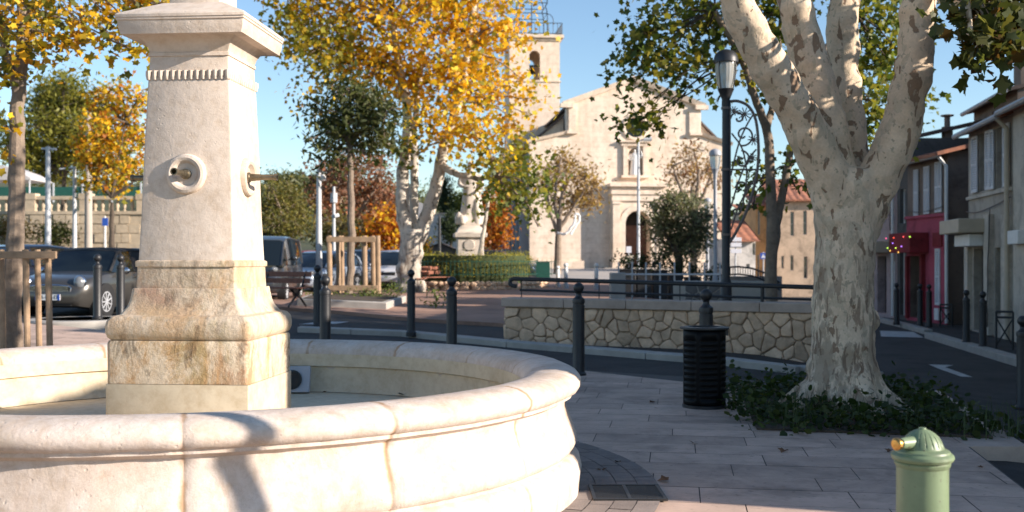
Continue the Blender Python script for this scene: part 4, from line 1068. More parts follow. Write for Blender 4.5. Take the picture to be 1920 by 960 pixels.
# portal
px0, px1 = AX(1143), AX(1240)
mb = MB(); PJ = .95
ae = arch(d0, d1, -.9, dsp, 18); mb.plate([(px0, -1), (px1, -1), (px1, AY(378)), (px0, AY(378))], [ae], f.pt(0, 0, PJ), f.u, f.z, f.n, PJ - .003)
for a, b in ((1144.5, 1158), (1225, 1238.5)): fbox(mb, f, (AX(a), 0, AX(b), AY(384)), PJ - .01, PJ + .16); fbox(mb, f, (AX(a) - .05, 0, AX(b) + .05, .7), PJ - .01, PJ + .25); fbox(mb, f, (AX(a) - .05, AY(384) + .001, AX(b) + .05, AY(379)), PJ - .01, PJ + .25)
fbox(mb, f, (px0 - .02, AY(378) + .002, px1 + .02, AY(366)), 0, PJ + .17); fbox(mb, f, (px0 - .1, AY(366) + .002, px1 + .1, AY(360)), 0, PJ + .30); fbox(mb, f, (px0 - .05, AY(360) + .002, px1 + .05, AY(352)), 0, PJ + .22); fbox(mb, f, (px0 - .25, AY(352) + .002, px1 + .25, AY(346)), 0, PJ + .55)
ao = arch(AX(1158), AX(1225), .05, dsp, 18); ai = arch(d0, d1, .05, dsp, 18)
mb.plate([(ao[0][0], .06)] + [(ao[1][0], .06)] + ao[2:], [[(ai[0][0], .061), (ai[1][0], .061)] + ai[2:]], f.pt(0, 0, PJ + .1), f.u, f.z, f.n, .12)
mb.build('portal', M['churchstone'], root, co, smooth=0)
M['doorwood'] = mat('door_wood', (.11, .05, .03), .6, .4, 3)
mb = MB(); fbox(mb, f, (d0 - .1, .02, d1 + .1, dsp - .1), -.66, -.58)
for a in (.12, .56): 
    for b0, b1 in ((.3, 1.2), (1.35, 2.3)): fbox(mb, f, (lerp(d0, d1, a), b0, lerp(d0, d1, a + .32), b1), -.58, -.54)
dr = mb.build('door', M['doorwood'], root, co, smooth=0)
mb = MB(); fbox(mb, f, (d0 - .1, dsp - .1, d1 + .1, dsp + 1.3), -.67, -.6); mb.build('fanlight', M['dark'], dr, co, smooth=0)
mb = MB()
for k in range(3): fbox(mb, f, (AX(1128) - .3 * k, -1.0, AX(1254) + .3 * k, .05 - .16 * k), .0 if k == 0 else 1.5 + .35 * (k - 1), 1.5 + .35 * k)
mb.build('steps', M['parvis'], root, co, smooth=0)
# tower
TZ2 = 101.0; tx0, tx1 = 953, 1052
to = P((tx0 + tx1) / 2, 503, TZ2); ft = Fac(to, (math.cos(ca), math.sin(ca)))
hw_ = (tx1 - tx0) / 2 * TZ2 / F * .96; tt = ft.at(1000, 76)[1]; tb0, tb1 = ft.at(1000, 150)[1], ft.at(1000, 105)[1]
hh = arch(-.52, .52, tb0, tb1, 12)
mb = MB()
for s_ in range(4):
    a = ca + s_ * PI / 2; fs_ = Fac(to, (1, 0)); fs_.u = Vector((math.cos(a), math.sin(a), 0)); fs_.n = Vector((fs_.u.y, -fs_.u.x, 0))
    ctr_ = to - ft.n * hw_; fs_.o = ctr_ + fs_.n * hw_
    w_ = hw_ if s_ % 2 == 0 else hw_ - .5
    mb.plate([(-w_, -1), (w_, -1), (w_, tt), (-w_, tt)], [hh], fs_.o, fs_.u, fs_.z, fs_.n, .5)
mb.build('tower', M['churchstone'], root, co, smooth=0)
tw_c = to - ft.n * hw_
mb = MB()
def sq(z0, z1, w): mb.box((tw_c.x, tw_c.y, to.z + (z0 + z1) / 2), (2 * w, 2 * w, z1 - z0), ca)
sq(tt, tt + .25, hw_ + .12); sq(tt + .25, tt + .55, hw_ + .35); mb.build('tower_cornice', M['churchstone'], root, co, smooth=0)
mb = MB(); sq(ft.at(1000, 153.5)[1], ft.at(1000, 151)[1], hw_ + .1); mb.build('string_course', M['churchstone'], root, co, smooth=0)
mb = MB(); bz = to.z + tb0 + 1.0
mb.lathe([(.42, 0), (.38, .08), (.30, .3), (.26, .55), (.16, .68), (0, .72)], 20, (tw_c.x, tw_c.y, bz)); mb.tube([tw_c + Vector((-hw_ + .3, 0, bz - to.z + .78)), tw_c + Vector((hw_ - .3, 0, bz - to.z + .78))], .08, 6)
mb.build('bell', M['iron'], root, co)
# wrought iron belfry cage
mb = MB(); zt_ = to.z + tt + .55; cz_ = Vector((tw_c.x, tw_c.y, zt_))
def rot(x, y): return Vector((x * math.cos(ca) - y * math.sin(ca), x * math.sin(ca) + y * math.cos(ca), 0))
hr = hw_ + .2
for s_ in range(4):
    for k in range(13):
        t = -hr + 2 * hr * k / 12; q = [(t, -hr), (hr, t), (t, hr), (-hr, t)][s_]; mb.tube([cz_ + rot(*q), cz_ + rot(*q) + Vector((0, 0, 1.1))], .025, 4)
    a, b = [((-hr, -hr), (hr, -hr)), ((hr, -hr), (hr, hr)), ((hr, hr), (-hr, hr)), ((-hr, hr), (-hr, -hr))][s_]
    for z in (.1, 1.1): mb.tube([cz_ + rot(*a) + Vector((0, 0, z)), cz_ + rot(*b) + Vector((0, 0, z))], .035, 4)
for sx in (-1, 1):
    for sy in (-1, 1):
        pts = [(1.35, 0), (1.35, 2.2), (1.2, 3.0), (1.35, 3.3), (1.25, 3.8), (.7, 4.6), (.2, 5.6), (0, 6.4)]
        mb.tube(wob([cz_ + rot(sx * r, sy * r) + Vector((0, 0, z)) for r, z in pts], 5, 0), .05, 5)
        mb.tube(wob([cz_ + rot(sx * r, sy * r) + Vector((0, 0, z)) for r, z in ((1.9, 1.1), (1.8, 1.8), (1.5, 2.2), (1.35, 2.2))], 5, 0), .035, 4)
for z, r in ((2.3, 1.33), (3.3, 1.35)):
    mb.tube([cz_ + rot(a, b) * r + Vector((0, 0, z)) for a, b in ((-1, -1), (1, -1), (1, 1), (-1, 1), (-1, -1))], .04, 4)
mb.tube([cz_, cz_ + Vector((0, 0, 8))], .05, 5)
mb.build('bell_cage', M['iron'], root, co)

# statues: robed figures, each one continuous body
def figure(mb, c, h, s=1.0, lean=0.0, arm=1, face=-PI / 2):
    """standing draped figure of height h, facing -y"""
    def p(x, y, z): return Vector((c[0] + x * h * s, c[1] + y * h * s, c[2] + z * h))
    rings = [(0, .165, .14), (.05, .17, .145), (.2, .15, .125), (.38, .13, .105), (.5, .12, .095), (.6, .115, .085), (.68, .125, .09), (.76, .14, .09), (.81, .12, .08), (.845, .055, .05), (.87, .045, .045)]
    R_ = []
    for z, a, b in rings:
        R_.append([p(a * math.cos(2 * PI * k / 28) * (1 + .09 * math.sin(9 * 2 * PI * k / 28 + z * 3) * max(0, .75 - z)) + lean * z * z, b * math.sin(2 * PI * k / 28) * (1 + .1 * math.cos(7 * 2 * PI * k / 28) * max(0, .75 - z)), z) for k in range(28)])
    mb.loft(R_)
    mb.ball(p(lean * .9, -.005, .925), .062 * h, 14, 10, (.85, .95, 1.2))
    mb.ball(p(lean * .9, -.06, .918), .014 * h, 6, 5)
    for sd, q in ((-1, [(-.13, 0, .79), (-.185, -.02, .64), (-.12, -.12, .58), (-.03, -.15, .60)]), (1, [(.13, 0, .79), (.19, -.02, .63), (.17, -.10, .52), (.13, -.17, .50)] if arm == 1 else [(.13, 0, .79), (.20, -.04, .66), (.20, -.10, .78), (.17, -.12, .92)])):
        mb.tube(wob([p(x + lean * z, y, z) for x, y, z in q], 4, 0), [.047 * h, .046 * h, .044 * h, .042 * h, .04 * h, .038 * h, .036 * h, .034 * h, .031 * h, .028 * h, .024 * h, .022 * h, .024 * h], 10)
MC = P(881, 478, 42.0)
M['statuestone'] = mat('statue_stone', (.60, .52, .44), .9, .25, 2.5, .4, 12, .03)
root = thing('monument', 'stone monument of a robed figure on a square pedestal behind the hedge', 'monument', (MC.x, MC.y, .5))
mo = Vector((MC.x, MC.y, .5)); ry = R(6)
def zq(y): return P(881, y, 42.0).z
mb = MB(); k_ = 42.0 / F
w1 = 25 * k_
mb.sqloft([(w1 + .15, .4), (w1 + .15, .75), (w1, .8), (w1 - .02, zq(447)), (w1 + .1, zq(445)), (w1 + .12, zq(438)), (w1 + .02, zq(436)), (w1 - .06, zq(428)), (w1 - .16, zq(424)), (w1 - .18, zq(416))], (mo.x, mo.y), ry, .02, 1)
mb.build('pedestal', M['statuestone'], root, mo)
mb = MB(); mb.lathe([(.0, .05), (.20, .05), (.22, 0), (.22, -.02)], 20, (mo.x, mo.y - w1 + .005, zq(460)), (0, -1, 0)); mb.box((mo.x, mo.y - w1 - .01, zq(468)), (.5, .05, .03)); mb.build('emblem', M['statuestone'], root, mo)
mb = MB(); fh = zq(303) - zq(417)
figure(mb, (mo.x - .02, mo.y, zq(417)), fh, .98, .03, 1)
mb.ball((mo.x + .01, mo.y, zq(303) - .06 * fh), .05 * fh, 10, 8, (1, 1, 1.5))
for q in ((-.42, -.32, .42), (-.28, -.40, .30), (.28, -.2, .95), (.42, 0, .75)): mb.lathe([(.15, -.1), (.16, q[2] * .5), (.08, q[2] * .82), (.085, q[2] * .9), (.01, q[2])], 12, (mo.x + q[0], mo.y + q[1], zq(417)))
mb.tube([(mo.x + .34, mo.y + .1, zq(417)), (mo.x + .22, mo.y + .15, zq(350)), (mo.x + .1, mo.y + .12, zq(325))], [.26, .16, .1], 12)
remesh(mb.build('statue', M['statuestone'], root, mo, recalc=False), .045, 3)
sp_ = f.pt((n0 + n1) / 2, AY(329), -.15)
root = thing('niche_statue', 'white statue of a robed woman standing in the niche of the church front', 'statue', sp_)
mb = MB(); figure(mb, sp_, AY(279) - AY(329), 1.25, 0, 2); remesh(mb.build('statue', M['white_paint'], root, sp_, recalc=False), .04, 2)

# ================================================================== HEDGE, GREEN FENCE, ROCK EDGE
HC = (mo.x + .05, mo.y); 
def oval_pts(rx_, ry_, n, a0=0, a1=2 * PI): return [(HC[0] + rx_ * math.cos(a0 + (a1 - a0) * k / n), HC[1] - 1.0 + ry_ * math.sin(a0 + (a1 - a0) * k / n)) for k in range(n + 1)]
HR = (2.3, 2.0)
hz0, hz1 = zq(520) + .1, zq(477)
root = thing('hedge', 'clipped yellow green hedge round the statue pedestal', 'hedge', (HC[0], HC[1], hz0)); ho = Vector((HC[0], HC[1], hz0))
mb = MB(); o_ = oval_pts(HR[0] - .06, HR[1] - .06, 48)[:-1]; i_ = oval_pts(HR[0] - .8, HR[1] - .8, 48)[:-1]
mb.loft([[Vector((x, y, z)) for x, y in pp] for pp, z in ((o_, hz0 - .3), (o_, hz1 - .06), (i_, hz1 - .06), (i_, hz0 - .3))], cap=False)
M['hedgecore'] = mat('hedge_core', (.05, .065, .02), .95, .4, 6); mb.build('twigs', M['hedgecore'], root, ho, smooth=0)
hp = []
for x, y in oval_pts(HR[0] - .1, HR[1] - .1, 60):
    for k in range(4): hp.append((Vector((x, y, lerp(hz0, hz1 - .05, (k + .5) / 4))), (.12, .12, .16), [(.40, .36, .05), (.30, .29, .045), (.46, .38, .06), (.20, .21, .04)]))
for x, y in oval_pts(HR[0] - .45, HR[1] - .45, 40): hp.append((Vector((x, y, hz1 - .03)), (.38, .38, .05), [(.42, .38, .06), (.34, .32, .05), (.48, .42, .08)]))
leaves('foliage', root, ho, hp, 8000, .075, 'oval', 0, 2)
root = thing('picket_fence', 'low dark green metal fence in front of the statue hedge', 'fence', (HC[0], HC[1] - 3, hz0)); fo = Vector((HC[0], HC[1] - 3, hz0))
fx = oval_pts(HR[0] + .3, HR[1] + .3, 54, PI * .98, 2 * PI + .02 * PI); fx = fx + [(fx[-1][0] + .18 * k, fx[-1][1] + .02 * k) for k in range(1, 5)]
mb = MB()
for x, y in fx: mb.box((x, y, hz0 + .28), (.018, .018, .62))
mb.build('pickets', M['green_metal'], root, fo, smooth=0)
for z in (.05, .52):
    mb = MB(); mb.tube([(x, y, hz0 + z) for x, y in fx], .013, 5); mb.build('rail', M['green_metal'], root, fo)
root = thing('rock_edging', 'ring of rough pale stones below the green fence', 'rock edging', (HC[0], HC[1] - 3, hz0 - .3)); ro = Vector((HC[0], HC[1] - 3, hz0 - .3))
mb = MB(); rg = random.Random(5)
for x, y in oval_pts(HR[0] + .55, HR[1] + .55, 46, PI, 2 * PI):
    for k in range(2): mb.ball((x + rg.gauss(0, .04), y + rg.gauss(0, .04), g(x, y) + .04 + k * .16), .14, 7, 5, (rg.uniform(.8, 1.2), rg.uniform(.7, 1), rg.uniform(.6, .85)))
mb.build('stones', M['rubble'], root, ro, smooth=20)
c = G(1018, 528); root = thing('cabinet', 'dark green street cabinet at the right end of the green fence', 'cabinet', c)
k_ = c.y / F; mb = MB(); mb.box((0, 0, 18 * k_), (26 * k_, .35, 37 * k_)); mb.build('box', M['green_metal'], root, bevel=.015)
mb = MB(); mb.box((0, 0, 37.4 * k_), (28 * k_, .4, 1.4 * k_)); mb.build('lid', M['green_metal'], root)

# ================================================================== BENCHES
def bench(label, px, py, rz, s=1.0):
    p = G(px, py); root = thing('bench', label, 'bench', p, rz)
    mb = MB()
    for y in (-.2, -.06, .08): mb.box((0, y, .45), (1.7, .11, .035))
    mb.build('seat', M['benchwood'], root, bevel=.006)
    mb = MB()
    for z, y in ((.62, .22), (.78, .27)): mb.box((0, y, z), (1.7, .03, .12))
    mb.build('backrest', M['benchwood'], root, bevel=.006)
    for x in (-.65, .65):
        mb = MB()
        mb.tube([(x, -.28, 0), (x, -.1, .2), (x, .12, .42)], .028, 6); mb.tube([(x, .30, 0), (x, .12, .2), (x, -.2, .42)], .028, 6); mb.tube([(x, -.24, .43), (x, .13, .43), (x, .30, .86)], .024, 6)
        mb.build('leg', M['iron'], root)
bench('slatted red brown bench before the dark van, right of the pillar', 522, 574, R(-35))
bench('red brown bench standing before the green fence and its rocks', 812, 543, R(55))
bench('bench partly hidden by the thin far bollard at the plane foot', 776, 546, R(-62))

# ================================================================== LAMPS
def lamp(label, px, Z, ytop, sc=1.0, metal='iron', post=.062, base_off=0.0):
    p = colpt(px, Z, base_off); zt = P(px, ytop, Z).z - p.z
    root = thing('street_lamp', label, 'street lamp', p)
    hz = zt - 1.02 * sc
    mb = MB(); mb.lathe([(.13, -.1), (.13, .05), (post * 1.45, .1), (post * 1.4, 1.0), (post * 1.15, 1.06), (post, 1.1), (post * .9, hz - .05), (post * .9, hz)], 20); mb.build('post', M[metal], root)
    mb = MB(); mb.lathe([(post * .95, hz), (.075 * sc, hz + .05 * sc), (.07 * sc, hz + .15 * sc), (.11 * sc, hz + .25 * sc), (.145 * sc, hz + .33 * sc), (.13 * sc, hz + .335 * sc)], 24); mb.build('socket', M[metal], root)
    def ribs(r, z, a): return r * (1 + .018 * math.cos(a * 18))
    mb = MB(); mb.lathe([(.12 * sc, hz + .33 * sc), (.155 * sc, hz + .45 * sc), (.18 * sc, hz + .62 * sc), (.185 * sc, hz + .74 * sc), (.175 * sc, hz + .8 * sc), (0, hz + .8 * sc)], 72, rf=ribs); mb.build('globe', M['lampshade'], root)
    mb = MB()
    for k in range(4): a = PI / 4 + k * PI / 2; mb.tube([(r * sc * math.cos(a), r * sc * math.sin(a), hz + z * sc) for r, z in ((.14, .30), (.175, .44), (.2, .62), (.205, .8))], .011 * sc, 6)
    mb.build('cage', M[metal], root)
    mb = MB(); mb.lathe([(.185 * sc, hz + .79 * sc), (.215 * sc, hz + .79 * sc), (.212 * sc, hz + .85 * sc), (.19 * sc, hz + .93 * sc), (.13 * sc, hz + .99 * sc), (.05 * sc, hz + 1.02 * sc), (0, hz + 1.02 * sc)], 28); mb.build('cap', M[metal], root)
    return root
m_, t_, b_ = nt('lamp_shade'); b_.inputs['Base Color'].default_value = (.75, .74, .68, 1); b_.inputs['Roughness'].default_value = .12; b_.inputs['Transmission Weight'].default_value = .55; b_.inputs['IOR'].default_value = 1.2; M['lampshade'] = m_
LZ = 18.6
lamp('tall black street lamp with a ribbed glass lantern beside the big plane limb', 1361, LZ, 93, 1.0, 'iron', .072)
lamp('grey street lamp with a frosted lantern between the olive tree and the black lamp', 1341, 30.0, 279, .82, 'grey_metal', .055)
lamp('farthest grey street lamp, small, rising beside the olive tree crown', 1327, 54.0, 371, .9, 'grey_metal', .07)
# hanging ornament on the lamp post: half heart of bent steel
OZ = LZ - .02
M['steel'] = mat('rusty_steel', (.20, .155, .13), .55, .3, 12, metal=.3)
oo = P(1366, 320, OZ)
root = thing('street_ornament', 'half heart metal scroll ornament fixed to the side of the black street lamp', 'ornament', oo)
def op(lst): return [P(x, y, OZ) for x, y in lst]
mb = MB(); mb.tube(wob(op([(1368, 190), (1385, 190), (1404, 200), (1417, 225), (1422, 270), (1421, 310), (1414, 350), (1400, 395), (1382, 432), (1368, 455)]), 6, 0), .026, 8); mb.tube(op([(1369, 455), (1369, 320), (1369, 190)]), .014, 8)
mb.build('frame', M['steel'], root, oo)
mb = MB()
def spiral(cx, cy, r, a0, turns, k=-1): return [(cx + r * (1 - t) * math.cos(a0 + k * turns * 2 * PI * t), cy + r * (1 - t) * math.sin(a0 + k * turns * 2 * PI * t)) for t in [i / 26 * .85 for i in range(27)]]
for sp in (spiral(1394, 253, 21, PI * .6, 1.4), spiral(1390, 300, 18, -PI * .5, 1.3, 1), spiral(1388, 352, 16, PI * .4, 1.3), spiral(1384, 222, 14, PI, 1.2, 1), spiral(1380, 395, 12, -PI * .5, 1.2, 1)): mb.tube(op(sp), .017, 6)
for q in ([(1370, 330), (1385, 270), (1400, 235), (1412, 215)], [(1370, 390), (1385, 340), (1402, 300), (1418, 280)], [(1371, 430), (1384, 390), (1402, 355), (1416, 335)], [(1370, 318), (1420, 318)], [(1372, 250), (1392, 280), (1400, 330), (1392, 390)]): mb.tube(wob(op(q), 5, 0), .015, 6)
mb.build('scrolls', M['steel'], root, oo)
mb = MB()
for cx, cy, r in ((1396, 214, 13), (1413, 262, 11), (1376, 208, 9), (1410, 296, 9)):
    mb = MB()
    for k in range(10): a = 2 * PI * k / 10; mb.tube(op([(cx, cy), (cx + r * math.cos(a), cy + r * math.sin(a))]), .010, 5)
    mb.build('starburst', M['steel'], root, oo)
pass
mb = MB()
for y in (203, 318, 440):
    mb = MB(); p = P(1361, y, LZ); mb.lathe([(.075, -.02), (.085, -.02), (.085, .02), (.075, .02)], 16, p); mb.f = [q for q in mb.f if len(q) == 4]; mb.build('clamp', M['steel'], root, oo)
# tall street light in front of the church, and poles of the left side
def pole(name, label, px, Z, ytop, r, m, arms=(), cat='pole', ybase=None, taper=.7):
    p = colpt(px, Z); zt = P(px, ytop, Z).z - p.z; root = thing(name, label, cat, p)
    mb = MB(); mb.lathe([(r * 1.1, -.2), (r, 1.0), (r * taper, zt)], 12); mb.build('post', M[m], root)
    for q, rr2 in arms:
        mb = MB(); mb.tube([P(x, y, Z) - p for x, y in q], rr2, 8); mb.build('arm', M[m], root)
    return root, p
pole('street_light', 'tall thin street light with a short arm in front of the church portal', 1197, 70, 262, .11, 'galv', [([(1197, 264), (1210, 261)], .06), ([(1207, 261.5), (1222, 260.5)], .14)], 'street light')
pole('street_light', 'slim grey pole with a short cross arm at its top, left before the balustrade', 90, 45, 275, .13, 'galv', [([(78, 279), (106, 280)], .05)], 'street light')
pole('street_light', 'thin grey pole between the cross arm pole and the concrete utility pole', 140, 55, 315, .12, 'galv', [([(112, 317), (142, 314)], .05)], 'street light')
pole('utility_pole', 'square topped concrete utility pole before the orange plane at the balustrade', 166, 58, 209, .22, 'parvis', [], 'utility pole')
rt, p = pole('camera_mast', 'white mast carrying a dome camera above the parked cars', 598, 31, 318, .095, 'galv', [([(598, 330), (606, 330)], .03)], 'camera mast')
mb = MB(); q = P(606, 335, 31) - p; mb.ball(q, .085, 14, 8, (1, 1, .8)); mb.lathe([(.075, 0), (.085, .03), (.05, .10), (0, .11)], 16, q + Vector((0, 0, .02))); mb.build('camera', M['white_paint'], rt)
pole('traffic_post', 'thin post with dark fittings beside the camera mast', 626, 50, 350, .09, 'galv', [([(626, 362), (626, 380)], .16), ([(628, 402), (630, 408)], .18)], 'post')
pole('street_light', 'dark thin post rising left of the monument above the hedge', 824, 48, 405, .08, 'iron', [], 'post')
rt, p = pole('road_sign', 'round sign seen from behind on a grey post by the plane fork', 774, 47, 330, .10, 'galv', [], 'road sign')
mb = MB(); mb.lathe([(0, 0), (.42, 0), (.42, .03), (0, .03)], 28, P(784, 397, 46.8) - p, (0, -1, 0)); mb.build('disc', M['grey_metal'], rt)

# ================================================================== TERRACE BEHIND THE WALL
RZ = 27.0
p0, p1 = colpt(1160, 31.5), colpt(1350, 29.0)
root = thing('railing', 'railing of pale posts with thin rails in front of dark planters below the church', 'railing', p0)
d = p1 - p0
for k in range(8):
    q = p0 + d * (k / 7.0); mb = MB(); mb.box((q.x, q.y, (P(0, 492, q.y).z + q.z) / 2), (.042, .042, P(0, 492, q.y).z - q.z)); mb.build('post', M['galv'], root, p0, bevel=.006)
for y in (514.5,):
    mb = MB(); mb.tube([(p0.x, p0.y, P(0, y, p0.y).z), (p1.x, p1.y, P(0, y, p1.y).z)], .025, 6); mb.build('rail', M['galv'], root, p0)
GP = 'dark planters behind the terrace railing'
for k, (x, w) in enumerate(((1175, 30), (1206, 26), (1236, 26), (1266, 24), (1298, 26), (1330, 24))):
    c = colpt(x, 33.5); kk = 33.5 / F
    root = thing('planter_box', ['dark planter with a low shrub, leftmost behind the railing before the portal', 'dark planter with a low shrub under the tall street light', 'dark planter with a low shrub left of the olive trunk', 'dark planter with a low shrub at the olive trunk', 'dark planter with a low shrub just right of the olive trunk', 'dark planter with a low shrub, rightmost behind the railing'][k], 'planter', c, 0, GP)
    mb = MB(); mb.box((0, 0, .40), (w * kk, .6, .85)); mb.box((0, 0, .84), (w * kk + .05, .65, .05)); mb.build('box', M['iron'], root, bevel=.01)
    leaves('shrub', root, c, [(c + Vector((0, 0, 1.06)), (w * kk * .5, .3, .22), [(.02, .035, .012), (.03, .05, .018)])], 260, .12, 'oval', 0)
# low wall with stone panel, concrete end block
q0, q1 = colpt(1262, 22.5), colpt(1430, 22.0)
root = thing('terrace_wall', 'low pale wall with a dark stone panel seen through the handrail', 'wall', q0); fw = Fac(q0, ((q1 - q0).x, (q1 - q0).y)); wl2 = (q1 - q0).length
zt = P(0, 527, 22.3).z - q0.z
mb = MB(); mb.obox(fw.pt(0, -.3, 0), fw.u * wl2, -fw.n * .35, fw.z * (zt + .3)); mb.build('body', M['kerb'], root, q0, bevel=.015)
mb = MB(); rubble(mb, fw.pt(.25, 0, .0), fw.u, fw.z, fw.n, wl2 * .5, zt - .09, .24, 4, .02, .012)
M['darkrubble'] = mat('dark_rubble', (.16, .15, .145), .9, .3, 6, .4, 30, island=.4); mb.build('stone_panel', M['darkrubble'], root, q0, smooth=40)
c = colpt(1174, 30.5); root = thing('concrete_block', 'square grey concrete block at the left end of the terrace railing', 'block', c + Vector((-.25, 0, 0)))
mb = MB(); mb.box((0, 0, .35), (.42, .5, P(0, 503, 30.5).z - c.z - .0)); mb.build('block', M['kerb'], root, bevel=.02)
# stair railing right of the lamp
root = thing('stair_railing', 'dark sloping stair railing right of the black lamp before the white house', 'railing', P(1390, 520, 40)); so = P(1390, 520, 40)
tl = [(1345, 502), (1385, 500), (1410, 503), (1440, 514), (1462, 530)]
mb = MB(); mb.tube([P(x, y, 40) for x, y in tl], .035, 6); mb.tube([P(x, y + 14, 40) for x, y in tl], .03, 6); mb.build('rail', M['iron'], root, so)
mb = MB()
for k in range(25):
    x = 1346 + k * 4.7; 
    for (a, b), (c_, d_) in zip(tl, tl[1:]):
        if a <= x <= c_: y = lerp(b, d_, (x - a) / (c_ - a)); mb.tube([P(x, y, 40), P(x, y + 16, 40)], .014, 4)
mb.build('balusters', M['iron'], root, so)
mb = MB(); mb.obox(P(1342, 518, 40.2), (2.5, 0, 0), (0, .4, 0), (0, 0, -.9)); mb.build('plinth', M['kerb'], root, so)
# small black planter tub
c = colpt(1414, 24.0); root = thing('tub', 'round black planter tub behind the handrail near the slender plane', 'tub', c); k_ = 24.0 / F
mb = MB(); mb.lathe([(.26, .1), (.29, .62), (.31, .63), (.31, .68), (.27, .68), (.26, .6), (0, .6)], 24); mb.build('tub', M['iron_gloss'], root)
# white bollards before the church
GW = 'white bollards at the church forecourt'
for px, py, yt, l in ((1061, 541, 493, 'white topped bollard at the foot of the bare tree, left one of the close pair'), (1046, 539, 498, 'white bollard just left of its taller twin by the bare tree trunk'), (1118, 543, 493, 'white topped bollard standing alone left of the portal')):
    p = G(px, py); hgt = (py - yt) * p.y / F; root = thing('white_bollard', l, 'bollard', p, 0, GW)
    mb = MB(); mb.lathe([(.10, 0), (.10, hgt * .12), (.075, hgt * .16), (.07, hgt * .45)], 16); mb.build('post', M['grey_metal'], root)
    mb = MB(); mb.lathe([(.075, hgt * .45), (.078, hgt * .75), (.05, hgt * .82), (.09, hgt * .9), (.06, hgt * .98), (0, hgt)], 16); mb.build('cap', M['white_paint'], root)
# notice boards at the portal
root, p = pole('notice_board', 'two pale notices on a stand in front of the church doorway', 1179, 74, 463, .04, 'galv', [], 'notice board')
M['paper'] = mat('paper', (.72, .72, .76), .7, .04, 2); M['card'] = mat('card', (.60, .52, .40), .7, .1, 2)
mb = MB(); mb.box(P(1179, 468, 73.8) - p, (.36, .04, .44)); mb.build('notice', M['paper'], root); mb = MB(); mb.box(P(1181, 487, 73.8) - p, (.52, .05, .60)); mb.build('board', M['card'], root)
# olive tree
OB = colpt(1272, 36.0); oz = 36.0
tree('round grey green olive tree before the right half of the church', OB, [(1273, 490), (1271, 470), (1266, 450)], .17, px_puffs([(1250, 390, 30), (1285, 385, 32), (1235, 420, 26), (1265, 420, 34), (1305, 410, 30), (1320, 430, 20), (1240, 450, 24), (1275, 455, 30), (1308, 450, 26), (1330, 405, 14), (1228, 385, 12), (1262, 370, 16), (1296, 472, 18), (1246, 476, 14)], oz, OLIVE, 1.1, .4), 7000, .14, 'darkbark', 'oval', None, 'olive_tree', oz, .05, [[(1272, 478), (1290, 450), (1300, 425)], [(1272, 478), (1255, 455), (1245, 430)]], 0)
# bare autumn trees before the church
BB = G(1045, 514); bz_ = BB.y
tree('nearly bare ochre tree with a string of lights before the church front, left', BB, [(1046, 480), (1047, 440), (1050, 395), (1058, 345)], .26, px_puffs([(1030, 340, 28), (1062, 320, 30), (1095, 335, 30), (1110, 365, 24), (1075, 365, 30), (1035, 375, 22), (1055, 300, 18), (1120, 345, 16), (1100, 385, 18), (1020, 320, 14), (1130, 370, 10), (1045, 395, 14)], bz_, DRY + [(.42, .30, .06)], 1, 1), 2100, .30, 'greybark', 'oval', None, 'bare_tree', bz_, .07, [[(1047, 440), (1032, 400), (1025, 350)], [(1047, 430), (1075, 390), (1100, 350)], [(1048, 420), (1040, 370), (1050, 310)]], .2)
mb = MB(); mb.tube(wob([P(1045, 437, bz_ - .4), P(1060, 438, bz_ - .6), P(1076, 420, bz_ - .6), P(1080, 400, bz_ - .5), P(1086, 412, bz_ - .5), P(1070, 440, bz_ - .6)], 6, .02), .07, 6)
tag(mb.build('garland', M['white_paint'], None, BB), 'loop of white garland lights hanging in the bare tree before the church', 'garland')
B2 = colpt(1300, 72.0)
tree('bare brown tree against the right half of the church behind the olive', B2, [(1300, 440), (1300, 400), (1298, 350)], .28, px_puffs([(1270, 330, 26), (1295, 300, 28), (1325, 320, 26), (1300, 345, 28), (1255, 325, 16), (1345, 340, 16), (1285, 280, 12), (1320, 285, 14)], 72, DRY + BR[:1], 1, 1), 1100, .32, 'greybark', 'oval', None, 'bare_tree', 72.0, .07, [[(1300, 410), (1275, 350), (1262, 310)], [(1300, 410), (1325, 350), (1340, 310)], [(1300, 400), (1310, 330), (1300, 280)]], .2)

# ================================================================== CARS
def paint(name, c, metal=.5, rough=.28): return mat(name, c, rough, .06, 2, metal=metal, coat=.6)
PAINT = dict(silver=paint('paint_silver_grey', (.085, .08, .073)), navy=paint('paint_navy', (.02, .03, .055)), steel=paint('paint_steel_blue', (.32, .38, .46), .3), black=paint('paint_black', (.012, .013, .016), .2), white=paint('paint_white', (.62, .62, .64), .0), red=paint('paint_red', (.45, .02, .012), .0), van=paint('paint_slate', (.06, .065, .075)), dark=paint('paint_anthracite', (.035, .045, .06)))
M['softtop'] = mat('soft_top', (.02, .02, .022), .85, .2, 9)
M['headlamp'] = glass('headlamp', (.16, .17, .18), .08); M['plate'] = mat('plate_white', (.75, .75, .75), .5, .03, 2); M['eu'] = mat('plate_blue', (.03, .10, .45), .5, .05); M['taillamp'] = glass('tail_lamp', (.4, .01, .008), .15)
